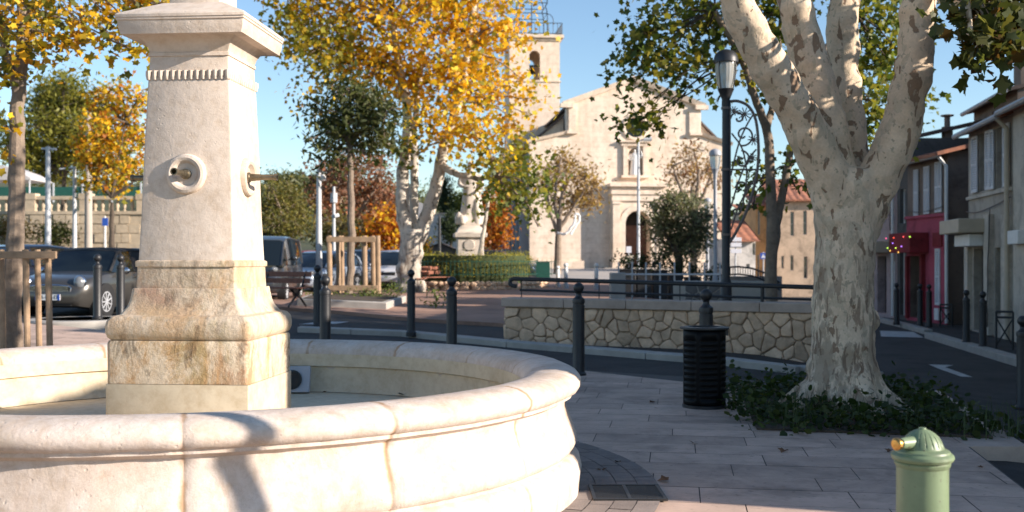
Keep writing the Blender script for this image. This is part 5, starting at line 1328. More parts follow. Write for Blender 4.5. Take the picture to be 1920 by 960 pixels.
# stations as (x/L, belt height/H, half width/W, bottom/H); greenhouse as (x/L, base/H, top/H, base half width/W, top half width/W)
STY = dict(
 hatch=([(-.5, .50, .40, .30), (-.485, .60, .45, .22), (-.44, .64, .48, .17), (-.2, .64, .5, .13), (.05, .62, .5, .13), (.2, .61, .495, .13), (.32, .57, .485, .13), (.42, .51, .455, .15), (.475, .44, .40, .18), (.5, .35, .33, .22)],
        [(-.485, .60, .62, .42, .40), (-.44, .62, .86, .445, .37), (-.36, .63, .965, .45, .355), (-.15, .63, 1.0, .455, .36), (.02, .62, .985, .455, .36), (.08, .61, .95, .455, .365), (.255, .59, .61, .45, .43)]),
 van=([(-.5, .45, .42, .24), (-.49, .55, .47, .18), (-.42, .56, .5, .13), (0, .55, .5, .12), (.25, .55, .495, .12), (.36, .50, .48, .13), (.45, .43, .44, .15), (.49, .36, .39, .17), (.5, .30, .35, .2)],
      [(-.495, .54, .60, .45, .44), (-.485, .55, .9, .46, .41), (-.45, .55, .975, .465, .40), (-.1, .55, 1.0, .465, .40), (.1, .55, .98, .465, .40), (.17, .55, .93, .46, .40), (.34, .52, .545, .45, .43)]),
 mini=([(-.5, .48, .40, .30), (-.48, .60, .46, .22), (-.42, .645, .48, .16), (-.1, .65, .5, .12), (.16, .645, .5, .12), (.28, .62, .495, .12), (.38, .575, .48, .13), (.45, .52, .44, .15), (.485, .45, .38, .17), (.5, .36, .33, .2)],
       [(-.47, .62, .66, .42, .40), (-.40, .64, .90, .44, .38), (-.28, .645, .985, .45, .375), (-.05, .645, 1.0, .455, .38), (.06, .645, .98, .455, .38), (.09, .64, .955, .455, .385), (.21, .63, .65, .45, .43)]))
def car(label, p, heading, L_, W_, H_, pc, style='hatch', roofm=None, group=None, plate=None, wheel=.3, lights='oval', grille=True):
    root = thing('parked_car' if style != 'van' else 'parked_van', label, 'car' if style != 'van' else 'van', p, heading, group)
    body, gh = STY[style]; pm = PAINT[pc]
    def ring(x, zt, hw, zb):
        hw *= W_; zt *= H_; zb *= H_; X = x * L_; md = lerp(zb, zt, .62)
        pts = [(hw * .86, zb), (hw * .97, zb + (md - zb) * .35), (hw, md), (hw * .985, lerp(md, zt, .55)), (hw * .93, zt - .02), (hw * .82, zt), (hw * .45, zt + .022), (0, zt + .03)]
        return [Vector((X, y, z)) for y, z in pts] + [Vector((X, -y, z)) for y, z in pts[-2::-1]]
    # finer stations
    st = []
    for a, b in zip(body, body[1:]):
        for t in (0, .5): st.append(tuple(lerp(u, v, t) for u, v in zip(a, b)))
    st.append(body[-1])
    mb = MB(); mb.loft([ring(*s_) for s_ in st]); b = mb.build('body', pm, root, smooth=50)
    def gr(x, zb, zt, hb, ht, ins=0.0):
        X = x * L_; zb *= H_; zt *= H_; hb *= W_; ht *= W_
        pts = [(hb, zb), (lerp(hb, ht, .6), lerp(zb, zt, .6)), (ht, zt - .05 if zt - zb > .1 else zt - .01), (ht * .85, zt - .008), (0, zt + .005)]
        return [Vector((X, y, z)) for y, z in pts] + [Vector((X, -y, z)) for y, z in pts[-2::-1]]
    mb = MB(); mb.loft([gr(*s_) for s_ in gh]); mb.build('windows', M['carglass'], root, smooth=25)
    rm = M[roofm] if roofm else pm
    mb = MB(); rr3 = []
    top = [s_ for s_ in gh if s_[2] > .9]
    for s_ in top:
        q = gr(*s_); rr3.append([v + Vector((0, 0, .012)) for v in q[2:7]] + [v - Vector((0, 0, .02)) for v in q[2:7][::-1]])
    mb.loft(rr3)
    fr, bk = gh[-1], gh[0]
    for sd in (0, -1):
        def e(s_, k): return gr(*s_)[k if sd == 0 else 8 - k]
        ti = [i for i, s_ in enumerate(gh) if s_[2] > .9]
        mb.tube([e(gh[ti[-1]], 2), e(gh[-1], 2)], .035, 6); mb.tube([e(gh[ti[0]], 2), e(gh[1], 2), e(gh[0], 2)], .06, 6)
        a = gh[ti[len(ti) // 2]]; mb.tube([e(a, 0) , e(a, 1), e(a, 2)], .04, 6)
        for i in range(ti[0], ti[-1]): mb.tube([e(gh[i], 2), e(gh[i + 1], 2)], .025, 6)
    mb.build('roof', rm, root, smooth=40)
    if roofm: mb = MB(); s_ = gh[1]; mb.loft([[v * 1.0 + Vector((0, 0, .006)) for v in gr(*q)] for q in gh[:4]]); mb.build('soft_top', rm, root)
    for sx in (-.30, .315):
        for sy in (-1, 1):
            mb = MB(); y = sy * W_ * .5; c_ = Vector((sx * L_, y - sy * .20, wheel))
            mb2 = MB(); mb2.lathe([(wheel + .055, 0), (wheel + .055, .214), (wheel + .01, .216), (0, .214)], 28, c_ + Vector((0, 0, .02)), (0, sy, 0)); mb2.build('wheel_well_shade', M['rubber'], root)  # dark disc over the body stands in for the shaded wheel well
            mb.lathe([(wheel * .7, .03), (wheel * .96, .03), (wheel, .06), (wheel, .19), (wheel * .95, .222), (wheel * .70, .222), (wheel * .66, .20)], 28, c_, (0, sy, 0)); w_ = mb.build('wheel', M['rubber'], root)
            mb = MB(); mb.lathe([(wheel * .69, .205), (wheel * .69, .219), (wheel * .62, .219), (wheel * .60, .19), (0, .19)], 24, c_, (0, sy, 0))
            for k in range(9): a = 2 * PI * k / 9; d = Vector((math.cos(a), 0, math.sin(a))); mb.tube([c_ + Vector((0, sy * .208, 0)), c_ + d * wheel * .64 + Vector((0, sy * .212, 0))], .018, 5)
            mb.build('rim', M['grey_metal'], w_)
    xf = .5 * L_
    for sy in (-1, 1):
        mb = MB()
        if lights == 'round': mb.ball((.452 * L_, sy * W_ * .335, .485 * H_), .155, 18, 12, (.7, .85, 1.05)); hl = mb.build('headlight', M['chrome'], root); mb = MB(); mb.ball((.460 * L_, sy * W_ * .337, .487 * H_), .135, 18, 12, (.8, .85, 1.05)); mb.build('lens', M['headlamp'], hl)
        else: mb.ball((.435 * L_, sy * W_ * .36, .485 * H_), .17, 14, 10, (1.0, .62, .46)); mb.build('headlight', M['headlamp'], root)
        mb = MB(); mb.ball((-.485 * L_, sy * W_ * .40, .55 * H_), .13, 12, 8, (.5, .6, 1.2)); mb.build('taillight', M['taillamp'], root)
        mb = MB(); mb.ball((.14 * L_, sy * (W_ * .5 + .09), .655 * H_), .1, 12, 8, (.6, 1, .75)); mb.tube([(.14 * L_, sy * W_ * .46, .63 * H_), (.14 * L_, sy * (W_ * .5 + .06), .645 * H_)], .025, 6); mb.build('mirror', M['chrome'] if lights == 'round' else pm, root)
        mb = MB(); mb.box((-.02 * L_, sy * (W_ * .5 + .004), .56 * H_), (.16, .03, .03)); mb.build('door_handle', M['chrome'], root)
    if grille:
        mb = MB(); mb.box((.487 * L_, 0, .405 * H_), (.07, W_ * .50, .13)); mb.build('grille', M['rubber'], root, bevel=.02)
        mb = MB()
        for k in range(5): mb.box((.4925 * L_ + .026, 0, .375 * H_ + k * .024), (.02, W_ * .5, .007))
        if lights == 'round': mb.tube(wob([(.49 * L_ + .02, y * W_, z * H_) for y, z in ((-.27, .36), (-.25, .44), (0, .465), (.25, .44), (.27, .36))], 5, 0), .014, 6)
        mb.build('grille_bars', M['chrome'], root)
        mb = MB(); mb.box((.485 * L_, 0, .205 * H_), (.08, W_ * .56, .12)); mb.build('air_intake', M['rubber'], root, bevel=.02)
    if plate:
        mb = MB(); mb.box((.507 * L_, 0, .29 * H_), (.02, .52, .115)); pl_ = mb.build('number_plate', M['plate'], root, smooth=0)
        mb = MB(); mb.box((.507 * L_ + .011, -.235, .29 * H_), (.003, .05, .113)); mb.box((.507 * L_ + .011, .235, .29 * H_), (.003, .05, .113)); mb.build('plate_band', M['eu'], pl_, smooth=0)
        cu = bpy.data.curves.new('plate_text', 'FONT'); cu.body = plate; cu.size = .105; cu.align_x = 'CENTER'; cu.align_y = 'CENTER'; cu.extrude = .001; cu.materials.append(M['iron'])
        tmp_ = bpy.data.objects.new('plate_letters', cu); tme = bpy.data.meshes.new_from_object(tmp_); bpy.data.objects.remove(tmp_); to_ = bpy.data.objects.new('plate_letters', tme); COL.objects.link(to_); to_.parent = pl_; to_.location = (.507 * L_ + .013, .0, .29 * H_); to_.rotation_euler = (R(90), 0, R(90))
    return root
def at(px, Z, off=-.08): return colpt(px, Z, off)
GC = 'cars parked round the square'
def hd(dx, dy): return math.atan2(dy, dx)
car('silver grey small convertible with a black soft top and round headlights', at(179, 22.8, -.10), hd(-.12, -.99), 3.65, 1.69, 1.40, 'silver', 'mini', 'softtop', GC, 'AB-147-D', .30, 'round')
car('dark blue car behind the near stake frame, left of the silver convertible', at(20, 27.5), hd(-.30, -.95), 4.1, 1.72, 1.45, 'navy', 'hatch', None, GC)
car('grey car roof farthest left behind the wooden stakes', at(62, 33), hd(-.7, -.7), 4.2, 1.75, 1.47, 'steel', 'hatch', None, GC)
car('black car whose long roof shows above the silver convertible', at(205, 33), hd(-.9, -.4), 4.5, 1.78, 1.50, 'black', 'hatch', None, GC)
car('tall slate grey van right behind the fountain pillar', at(492, 31.0), hd(.05, -1.0), 4.3, 1.82, 1.85, 'van', 'van', None, GC)
car('pale blue grey hatchback between the van and the stake frame', at(600, 38.0), hd(-.30, -.95), 4.0, 1.74, 1.48, 'steel', 'hatch', None, GC, None, .31)
car('dark blue car seen through the posts of the stake frame', at(668, 43.5), hd(-.35, -.94), 4.1, 1.76, 1.52, 'dark', 'hatch', None, GC)
car('white car half hidden by the trunk of the yellow plane', at(742, 41.0), hd(-.12, -1.0), 4.0, 1.75, 1.50, 'white', 'hatch', None, GC)
car('red car whose roof shows between the van and the camera mast', at(608, 53.0), hd(.95, -.3), 4.3, 1.75, 1.46, 'red', 'hatch', None, GC)
car('dark car whose roof shows above the hedge right of the pedestal', at(931, 56.0), hd(.98, -.15), 4.3, 1.78, 1.5, 'navy', 'hatch', None, GC)
# white van far down the street
root = thing('white_van', 'white panel van seen from behind at the foot of the slender plane', 'van', colpt(1466, 82, 0)); vh = 1.95
mb = MB(); mb.loft([[Vector((x, y, z)) for x, z in ((-.86, .3), (.86, .3), (.88, 1.0), (.80, 1.8), (.66, vh), (-.66, vh), (-.80, 1.8), (-.88, 1.0))] for y in (0, .05, 3.2, 4.1)]); mb.build('body', PAINT['white'], root, smooth=30)
for s_ in (-1, 1): mb = MB(); mb.box((s_ * .80, -.02, .95), (.12, .06, .42)); mb.build('taillight', M['taillamp'], root)
mb = MB(); mb.box((0, -.012, .42), (1.5, .04, .2)); mb.build('bumper', M['rubber'], root)
for s_ in (-1, 1):
    for y in (.7, 3.3): mb = MB(); mb.lathe([(0, 0), (.33, 0), (.33, .2), (0, .2)], 20, (s_ * .70, y, .33), (s_, 0, 0)); mb.build('wheel', M['rubber'], root)

# ================================================================== STREET HOUSES ON THE RIGHT
def wallm(name, c, var=.14): return mat(name, c, .92, var, .9, .25, 25, .01, blot=.6)
M['w_grey'] = wallm('render_grey', (.43, .375, .315)); M['w_cream'] = wallm('render_cream', (.58, .51, .43)); M['w_brown'] = wallm('render_brown', (.20, .15, .12)); M['w_red'] = wallm('render_raspberry', (.40, .07, .11)); M['w_dred'] = wallm('render_dark_red', (.24, .025, .03))
M['w_pink'] = wallm('render_pink', (.42, .32, .31)); M['w_peach'] = wallm('render_peach', (.64, .46, .32)); M['w_ochre'] = wallm('render_ochre', (.56, .34, .16)); M['w_white'] = wallm('render_white', (.62, .57, .52)); M['w_dark'] = wallm('dark_render', (.10, .095, .09))
def gutter(f, a0, a1, z, root, org, m='grey_metal'):
    mb = MB(); mb.tube([f.pt(a0, z, .34), f.pt(a1, z, .34)], .07, 8); mb.build('gutter', M[m], root, org)
def downpipe(f, a, z0, z1, root, org, m='grey_metal', r=.05):
    mb = MB(); mb.tube([f.pt(a, z1, .32), f.pt(a, z1 - .25, .10), f.pt(a, z0, .09)], r, 8); mb.build('downpipe', M[m], root, org)
SD = Vector((.176, 1, 0)).normalized()
def on_line(o, d, px): k = (px - CX) / F; t = (k * o.y - o.x) / (d.x - k * d.y); return o + d * t
LB0 = G(1848, 627, .05); LB0.z = -.30                    # a point of the grey house front, at pavement level
# --- grey house B with shutters and shop door
bf = on_line(LB0, SD, 1816); bn = on_line(LB0, SD, 1899)
f = Fac(bf, -SD); Lb = (bn - bf).length; Hb = f.at(1860, 226)[1]
root = thing('terraced_house', 'grey rendered terraced house with two pairs of white louvred shutters over a shop door', 'house', bf)
w1 = f.rect(1837, 250, 1850, 358); w2 = f.rect(1868, 238, 1884, 352); dw = f.rect(1826, 466, 1850, 628); dw2 = f.rect(1866, 464, 1879, 590)
dw = (dw[0], .02, dw[2], dw[3])
shell(f, 0, Lb, Hb, 7, [rpoly(w1), rpoly(w2), rpoly(dw), rpoly(dw2)], root, bf, 'w_grey')
for r, (s0, s1) in ((w1, ((1825, 1836), (1851, 1861))), (w2, ((1857.5, 1867), (1885, 1896)))):
    wn_ = window(f, r, root, bf, bars=2, cols=1, framem='grey_metal')
    for s_ in (s0, s1): shutter(f, (f.at(s_[0], 300)[0], r[1], f.at(s_[1], 300)[0], r[3]), wn_, bf)
d_ = window(f, dw, root, bf, .22, .09, 0, 0, 'glass', 'iron', 'shop_door'); window(f, dw2, root, bf, .18, .05, 0, 0, 'glass', 'iron')
mb = MB(); fbox(mb, f, (.0, f.at(1850, 368)[1], Lb, f.at(1850, 362)[1]), 0, .07); fbox(mb, f, (f.at(1855, 500)[0], .0, f.at(1864, 500)[0], f.at(1860, 402)[1]), 0, .14); fbox(mb, f, (f.at(1816, 500)[0] + .02, 0, f.at(1822, 500)[0] + .05, f.at(1818, 462)[1]), 0, .12); fbox(mb, f, (f.at(1883, 500)[0], 0, f.at(1897, 500)[0], f.at(1890, 402)[1]), 0, .08); mb.build('string_course', M['w_cream'], root, bf, smooth=0)
M['awning'] = mat('awning_box', (.50, .42, .32), .6, .15, 3)
r = f.rect(1817, 412, 1857, 438); mb = MB(); fbox(mb, f, r, .01, .75); mb.build('shop_canopy', M['awning'], root, bf, bevel=.02)
r = f.rect(1823, 440, 1853, 462); mb = MB(); fbox(mb, f, r, .01, .45); mb.build('sign_box', M['white_paint'], root, bf, bevel=.02)
tiled_roof(f, -.12, Lb + .05, Hb, 4.5, 1.15, .35, root, bf); gutter(f, -.1, Lb, Hb - .12, root, bf); downpipe(f, Lb - .12, 0, Hb - .15, root, bf, 'awning', .06)
mb = MB(); mb.obox(f.pt(Lb * .30, Hb + .5, -2.6), f.u * 2.6, -f.n * 2.4, f.z * 1.05); at_ = mb.build('attic', M['w_brown'], root, bf, smooth=0)
tiled_roof(Fac(f.pt(0, 0, -2.6), -SD), Lb * .3 - .15, Lb * .3 + 2.75, Hb + 1.55, 2.4, .5, .25, at_, bf, 'tile', .24, 'attic_roof')
mb = MB(); mb.obox(f.pt(.25, Hb + .6, -2.2), f.u * .5, -f.n * .5, f.z * 1.3); mb.obox(f.pt(.2, Hb + 1.9, -2.15), f.u * .6, -f.n * .6, f.z * .1); mb.build('chimney', M['w_brown'], root, bf, smooth=0)
mb = MB(); zc = f.at(1850, 372)[1]
mb.tube(wob([f.pt(-.02, zc - .25, .05), f.pt(Lb * .3, zc - .32, .06), f.pt(Lb * .7, zc - .22, .06), f.pt(Lb, zc - .1, .05)], 5, .004), .014, 5); mb.build('cable', M['iron'], root, bf)
mb = MB(); mb.tube(wob([f.pt(Lb * .62, .2, .16), f.pt(Lb * .625, 1.6, .16), f.pt(Lb * .62, zc - .3, .10)], 5, .004), .012, 5); mb.build('cable', M['iron'], root, bf)
# --- cream house A at the right edge
an = on_line(LB0, SD, 2100)
f2 = Fac(bn, -SD); La = (an - bn).length; Ha = f2.at(1915, 196)[1]
root = thing('terraced_house', 'cream house at the right edge with a tan downpipe on its corner', 'house', bn)
wa = (La * .35, .9, La * .35 + .9, 2.1); wb = (La * .35, 3.0, La * .35 + .9, 4.3); wc = (La * .7, 3.0, La * .7 + .9, 4.3)
shell(f2, .02, La, Ha, 7, [rpoly(wa), rpoly(wb), rpoly(wc)], root, bn, 'w_cream')
for r in (wa, wb, wc): window(f2, r, root, bn)
tiled_roof(f2, .02, La + .1, Ha, 4.5, 1.2, .35, root, bn); gutter(f2, 0, La, Ha - .1, root, bn)
mb = MB(); r = f2.rect(1906, 432, 1926, 458); fbox(mb, f2, r, .01, .2); mb.build('meter_box', M['white_paint'], root, bn, bevel=.02)
mb = MB(); mb.obox(f2.pt(.35, Ha + .2, -1.2), f2.u * 1.3, -f2.n * .9, f2.z * 1.35); mb.obox(f2.pt(.3, Ha + 1.55, -1.15), f2.u * 1.4, -f2.n * 1.0, f2.z * .1); mb.build('chimney', M['w_brown'], root, bn, smooth=0)
# --- raspberry fronted house C
cb_ = G(1777, 609, .05); ca_ = G(1702, 600, .05); cb_.z = ca_.z = -.28
f3 = Fac(ca_, (cb_ - ca_)[:2]); Lc = (cb_ - ca_).length; Hc = f3.at(1745, 290)[1]
root = thing('terraced_house', 'narrow house with a raspberry shop front below brown walls and white shutters', 'house', ca_)
wins = [f3.rect(1716, 318, 1723, 405), f3.rect(1735, 312, 1744, 401), f3.rect(1756, 303, 1767, 398)]
dd = f3.rect(1707, 480, 1733, 603); dd = (dd[0], .04, dd[2], dd[3]); ws = f3.rect(1757, 466, 1766, 572)
hbr = f3.at(1740, 408)[1]
mb = MB()
shell(f3, 0, Lc, Hc, 7, [rpoly(q) for q in wins] + [rpoly(dd), rpoly(ws)], root, ca_, 'w_brown')
mb = MB(); mb.plate([(-.01, -.4), (Lc + .01, -.4), (Lc + .01, hbr), (-.01, hbr)], [rpoly(dd), rpoly(ws)], f3.pt(0, 0, .035), f3.u, f3.z, f3.n, .03); fbox(mb, f3, (-.03, hbr, Lc + .03, hbr + .09), .0, .10); mb.build('shop_front', M['w_red'], root, ca_, smooth=0)
for r in wins:
    wn_ = window(f3, r, root, ca_, framem='grey_metal'); wd2 = (r[2] - r[0]); 
    shutter(f3, (r[0] - .02, r[1], r[0] + wd2 * .46, r[3]), wn_, ca_, .02); shutter(f3, (r[0] + wd2 * .54, r[1], r[2] + .02, r[3]), wn_, ca_, .02)
mb = MB(); mb.tube(wob([f3.pt(0, hbr + .25, .05), f3.pt(Lc * .5, hbr + .18, .05), f3.pt(Lc, hbr + .3, .05)], 5, .004), .013, 5); mb.build('cable', M['iron'], root, ca_)
mb = MB(); r = f3.rect(1760, 578, 1768, 600); fbox(mb, f3, r, .03, .14); mb.build('meter_box', M['white_paint'], root, ca_, smooth=0)
wn_ = window(f3, ws, root, ca_, .1, .03, 0, 0); shutter(f3, (ws[0], ws[1], ws[2], ws[3]), wn_, ca_, .04)
r = f3.rect(1703, 437, 1744, 474); mb = MB(); fbox(mb, f3, r, .04, .62); cn = mb.build('shop_canopy', M['w_dred'], root, ca_, bevel=.015)
for k, (x, y, c_) in enumerate(((1715, 446, (1, .1, .05)), (1734, 444, (1, .1, .1)), (1747, 444, (.6, 1, .1)), (1713, 456, (.4, .2, 1)), (1730, 462, (.5, .2, 1)), (1703, 465, (.6, 1, .1)), (1719, 465, (.7, 1, .1)), (1708, 470, (1, .6, .1)), (1724, 473, (1, .5, .1)), (1700, 447, (1, .1, .3)))):
    a, b = f3.at(x, y); mb = MB(); mb.ball(f3.pt(a, b, .66), .020, 10, 8); nm = 'bulb_%d' % k; M[nm] = emit('coloured_bulb', c_, 1.1); mb.build('bulb', M[nm], cn, ca_)
mb = MB(); fbox(mb, f3, (dd[2] + .02, .0, dd[2] + .16, dd[3] + .05), .03, .16); mb.build('door_jamb', M['w_dred'], root, ca_, smooth=0); mb = MB(); fbox(mb, f3, (max(.0, dd[0] - .14), 0, dd[0] - .01, dd[3]), .03, .12); mb.build('door_jamb', M['w_dred'], root, ca_, smooth=0)
mb = MB(); fbox(mb, f3, (dd[0], .04, lerp(dd[0], dd[2], .66), dd[3]), -.5, -.42); mb.build('door', M['doorwood'], root, ca_, smooth=0)
r = f3.rect(1754, 436, 1770, 462); mb = MB(); fbox(mb, f3, r, .04, .09); mb.build('sign_board', M['w_dred'], root, ca_, smooth=0)
tiled_roof(f3, -.1, Lc + .35, Hc, 4.5, 1.1, .45, root, ca_); gutter(f3, -.1, Lc + .2, Hc - .15, root, ca_)
downpipe(f3, Lc + .12, 0, Hc - .2, root, ca_, 'white_paint', .05)
mb = MB(); cq = P(1776, 258, 34); mb.box((cq.x, cq.y, cq.z - .3), (.26, .26, 1.3)); mb.lathe([(.09, 0), (.09, .35), (.2, .38), (.2, .42), (0, .44)], 12, (cq.x, cq.y, cq.z + .3)); mb.build('chimney', M['w_brown'], root, ca_, smooth=0)
q = f3.pt(Lc + .05, 0, -1.3); root = thing('sun_block_wall', 'unseen added wall blocking sun in the gap beside the raspberry fronted house', 'wall', q)
mb = MB(); mb.obox(f3.pt(Lc + .03, -.3, -1.3), f3.u * 4.2, -f3.n * .3, f3.z * 5.0); mb.build('wall', M['w_brown'], root, q, smooth=0)  # unseen wall added to keep sun off the neighbouring side wall
# --- pink house D and the dark gap house
df = ca_ + (ca_ - cb_).normalized() * .02 + Vector((.1, .35, 0)); dn2 = Vector((-.10, 1, 0)).normalized()
pd0 = on_line(df, dn2, 1682); pd1 = on_line(df, dn2, 1560)
f4 = Fac(pd1, (pd0 - pd1)[:2]); Ld = (pd0 - pd1).length; Hd = f4.at(1660, 306)[1]
root = thing('terraced_house', 'pale pink house half hidden behind the big plane trunk', 'house', pd1)
wq = f4.rect(1667, 362, 1675, 432); wq2 = f4.rect(1645, 480, 1662, 590); wq2 = (wq2[0], .05, wq2[2], wq2[3]); wq3 = f4.rect(1670, 490, 1678, 570)
shell(f4, 0, Ld, Hd, 7, [rpoly(wq), rpoly(wq2), rpoly(wq3)], root, pd1, 'w_pink')
window(f4, wq, root, pd1); window(f4, wq2, root, pd1, .3, .05, 0, 0, 'glass', 'iron'); window(f4, wq3, root, pd1, .05, .04, 3, 0, 'shutter', 'white_paint')
r = f4.rect(1640, 453, 1668, 474); mb = MB(); fbox(mb, f4, r, .01, .5); mb.build('sign_box', M['awning'], root, pd1, bevel=.02)
tiled_roof(f4, -.1, Ld + .1, Hd, 4.5, 1.2, .35, root, pd1); downpipe(f4, Ld - .12, 0, Hd - .3, root, pd1, 'white_paint', .05)
g0 = on_line(df, dn2, 1682.5); g1 = ca_ + Vector((.05, .12, 0)); f5 = Fac(g0, (g1 - g0)[:2]); Lg = (g1 - g0).length
root = thing('terraced_house', 'sliver of a dark house squeezed between the pink house and the raspberry shop', 'house', g0); Hg = f5.at(1690, 262)[1]
wq = (Lg * .25, .05, Lg * .75, 2.1); wq2 = (Lg * .25, 3.0, Lg * .75, 4.1)
shell(f5, .01, Lg - .01, Hg, 6, [rpoly(wq), rpoly(wq2)], root, g0, 'w_dark', th=.2)
window(f5, wq, root, g0); window(f5, wq2, root, g0); tiled_roof(f5, 0, Lg, Hg, 4, .9, .2, root, g0, 'darkroof')
# --- unseen houses nearer than the picture edge, along the same side of the street (added and sized for their shadows over the square)
def side_house(label, y0, y1, H, wm):
    t0 = (y0 - LB0.y) / SD.y; t1 = (y1 - LB0.y) / SD.y; a, b = LB0 + SD * t1, LB0 + SD * t0; ff = Fac(a, (b - a)[:2]); L_ = (b - a).length
    root = thing('terraced_house', label, 'house', a); hs = []
    nw = max(1, int(L_ / 2.2)); fl = max(1, int(H / 2.6))
    for j in range(fl):
        for i in range(nw):
            c_ = L_ * (i + .5) / nw; hs.append((c_ - .42, .9 + j * 2.6, c_ + .42, min(H - .25, 2.2 + j * 2.6)))
    shell(ff, .01, L_ - .01, H, 7.5, [rpoly(q) for q in hs], root, a, wm)
    for q in hs: window(ff, q, root, a)
    tiled_roof(ff, -.05, L_ + .05, H, 4.6, 1.1, .35, root, a)
T1 = on_line(LB0, SD, 2100).y
SHADE_HOUSES = [('unseen low cream house across the street from the fountain, added for its shadow', 4.4, 8.4, 5.1, 'w_cream'), ('unseen low pink house across the street beside the big plane, added for its shadow', 8.45, 12.4, 5.4, 'w_pink'), ('unseen taller grey house across the street, two full storeys, added for its shadow', 12.45, T1 - .05, 7.0, 'w_grey')]
for s_ in SHADE_HOUSES: side_house(*s_)
# --- sunlit buildings at the end of the street
def far_house(label, x0, x1, ytop, ybase, Z, ang, wm, wins, roofm='tile', rise=1.3, depth=8, shut=None, name='house'):
    o = P(x0, ybase, Z); ff = Fac(o, (math.cos(ang), math.sin(ang))); L_ = ff.at(x1, 450)[0]; H = ff.at(x0, ytop)[1]
    root = thing(name, label, 'house', o); rs = [ff.rect(*q) for q in wins]
    shell(ff, 0, L_, H, depth, [rpoly(r) for r in rs], root, o, wm, base=-2.2)
    for r in rs: window(ff, r, root, o, .12, .04, 1, 0, 'glass', shut or 'grey_metal')
    tiled_roof(ff, -.2, L_ + .2, H, depth * .55, rise, .4, root, o, roofm, .45); return root
far_house('long sunlit peach house with two rows of narrow grey windows at the street end', 1447, 1640, 372, 532, 72, R(-4), 'w_peach', [(1482, 397, 1489, 442), (1506, 395, 1513, 440), (1540, 394, 1547, 440), (1465, 480, 1470, 503), (1482, 479, 1488, 507), (1507, 481, 1514, 522), (1545, 481, 1552, 522), (1575, 395, 1582, 440)], rise=1.6)
far_house('ochre house wall next to the long peach house', 1417, 1446.5, 384, 532, 73.5, R(-4), 'w_ochre', [(1420, 478, 1424, 520), (1421, 395, 1425, 440)], rise=1.0)
far_house('small white cottage with a red tiled roof behind the direction signs', 1366, 1416.5, 447, 512, 70, R(4), 'w_white', [(1399, 495, 1406, 501), (1411, 456, 1416, 478)], rise=1.3, depth=6)
un = Vector((1908 - CX, F, 0)) / F * 30; un.z = -.3; uf = on_line(un, SD, 1826); f6 = Fac(uf, -SD); Lu = (un - uf).length; Hu = f6.at(1895, 170)[1]
bh = thing('terraced_house', 'taller brown house with a dark tiled roof rising behind the street roofs at far right', 'house', uf); r = (Lu * .45, Hu - 1.0, Lu * .62, Hu - .35)
shell(f6, 0, Lu, Hu, 5, [rpoly(r)], bh, uf, 'w_brown', th=.2); window(f6, r, bh, uf); tiled_roof(f6, -.1, Lu + .1, Hu, 4, .9, .3, bh, uf, 'darkroof'); gutter(f6, -.1, Lu + .1, Hu - .1, bh, uf)
mb = MB(); mb.obox(f6.pt(Lu - .75, Hu - .2, -.1), f6.u * .7, -f6.n * .7, f6.z * 1.15); mb.obox(f6.pt(Lu - .8, Hu + .951, -.05), f6.u * .8, -f6.n * .8, f6.z * .09); mb.build('chimney', M['w_brown'], bh, uf, smooth=0)
# signs at the end of the street
rt, p = pole('direction_signs', 'stack of white direction signs left of the small white cottage', 1379, 52, 440, .05, 'galv', [], 'road sign')
for k, y in enumerate((449, 459, 471)):
    mb = MB(); q = P(1380, y, 51.9) - p; mb.box(q, (.52, .04, .2)); mb.build('sign_panel', M['paper'], rt, smooth=0, bevel=.01)
rt, p = pole('crossing_sign', 'blue square crossing sign beside the slender plane', 1431, 46, 472, .04, 'galv', [], 'road sign')
mb = MB(); q = P(1431, 480, 45.9) - p; mb.box(q, (.26, .04, .26)); sg = mb.build('panel', M['eu'], rt, smooth=0)
mb = MB(); mb.add([q + Vector((x * .1, -.024, z * .1)) for x, z in ((-1, -.8), (1, -.8), (0, .9))], [(0, 1, 2)]); mb.build('triangle', M['paper'], sg, smooth=0)
# X shaped barriers on the pavement
GX = 'crossed bar barriers on the pavement'
for x0, x1, y0, y1, l in ((1868, 1891, 584, 655, 'crossed iron barrier before the grey house corner'), (1763, 1780, 571, 612, 'crossed iron barrier before the raspberry front')):
    a, b = G(x0, y1, .05), G(x1, y1 + 4, .05); b = Vector((a.x + (x1 - x0) * a.y / F, a.y - .2, a.z)); h = (y1 - y0) * a.y / F
    root = thing('barrier', l, 'barrier', a, 0, GX); up_ = Vector((0, 0, h)); d = b - a
    mb = MB()
    for q in ((Vector((0, 0, 0)), up_), (d, d + up_), (up_, d + up_), (up_ * .85, d + up_ * .85)): mb.tube(q, .024, 6)
    mb.build('frame', M['iron'], root)
    mb = MB(); mb.tube([up_ * .1, d + up_ * .83], .016, 6); mb.tube([d + up_ * .1, up_ * .83], .016, 6); mb.build('cross', M['iron'], root)

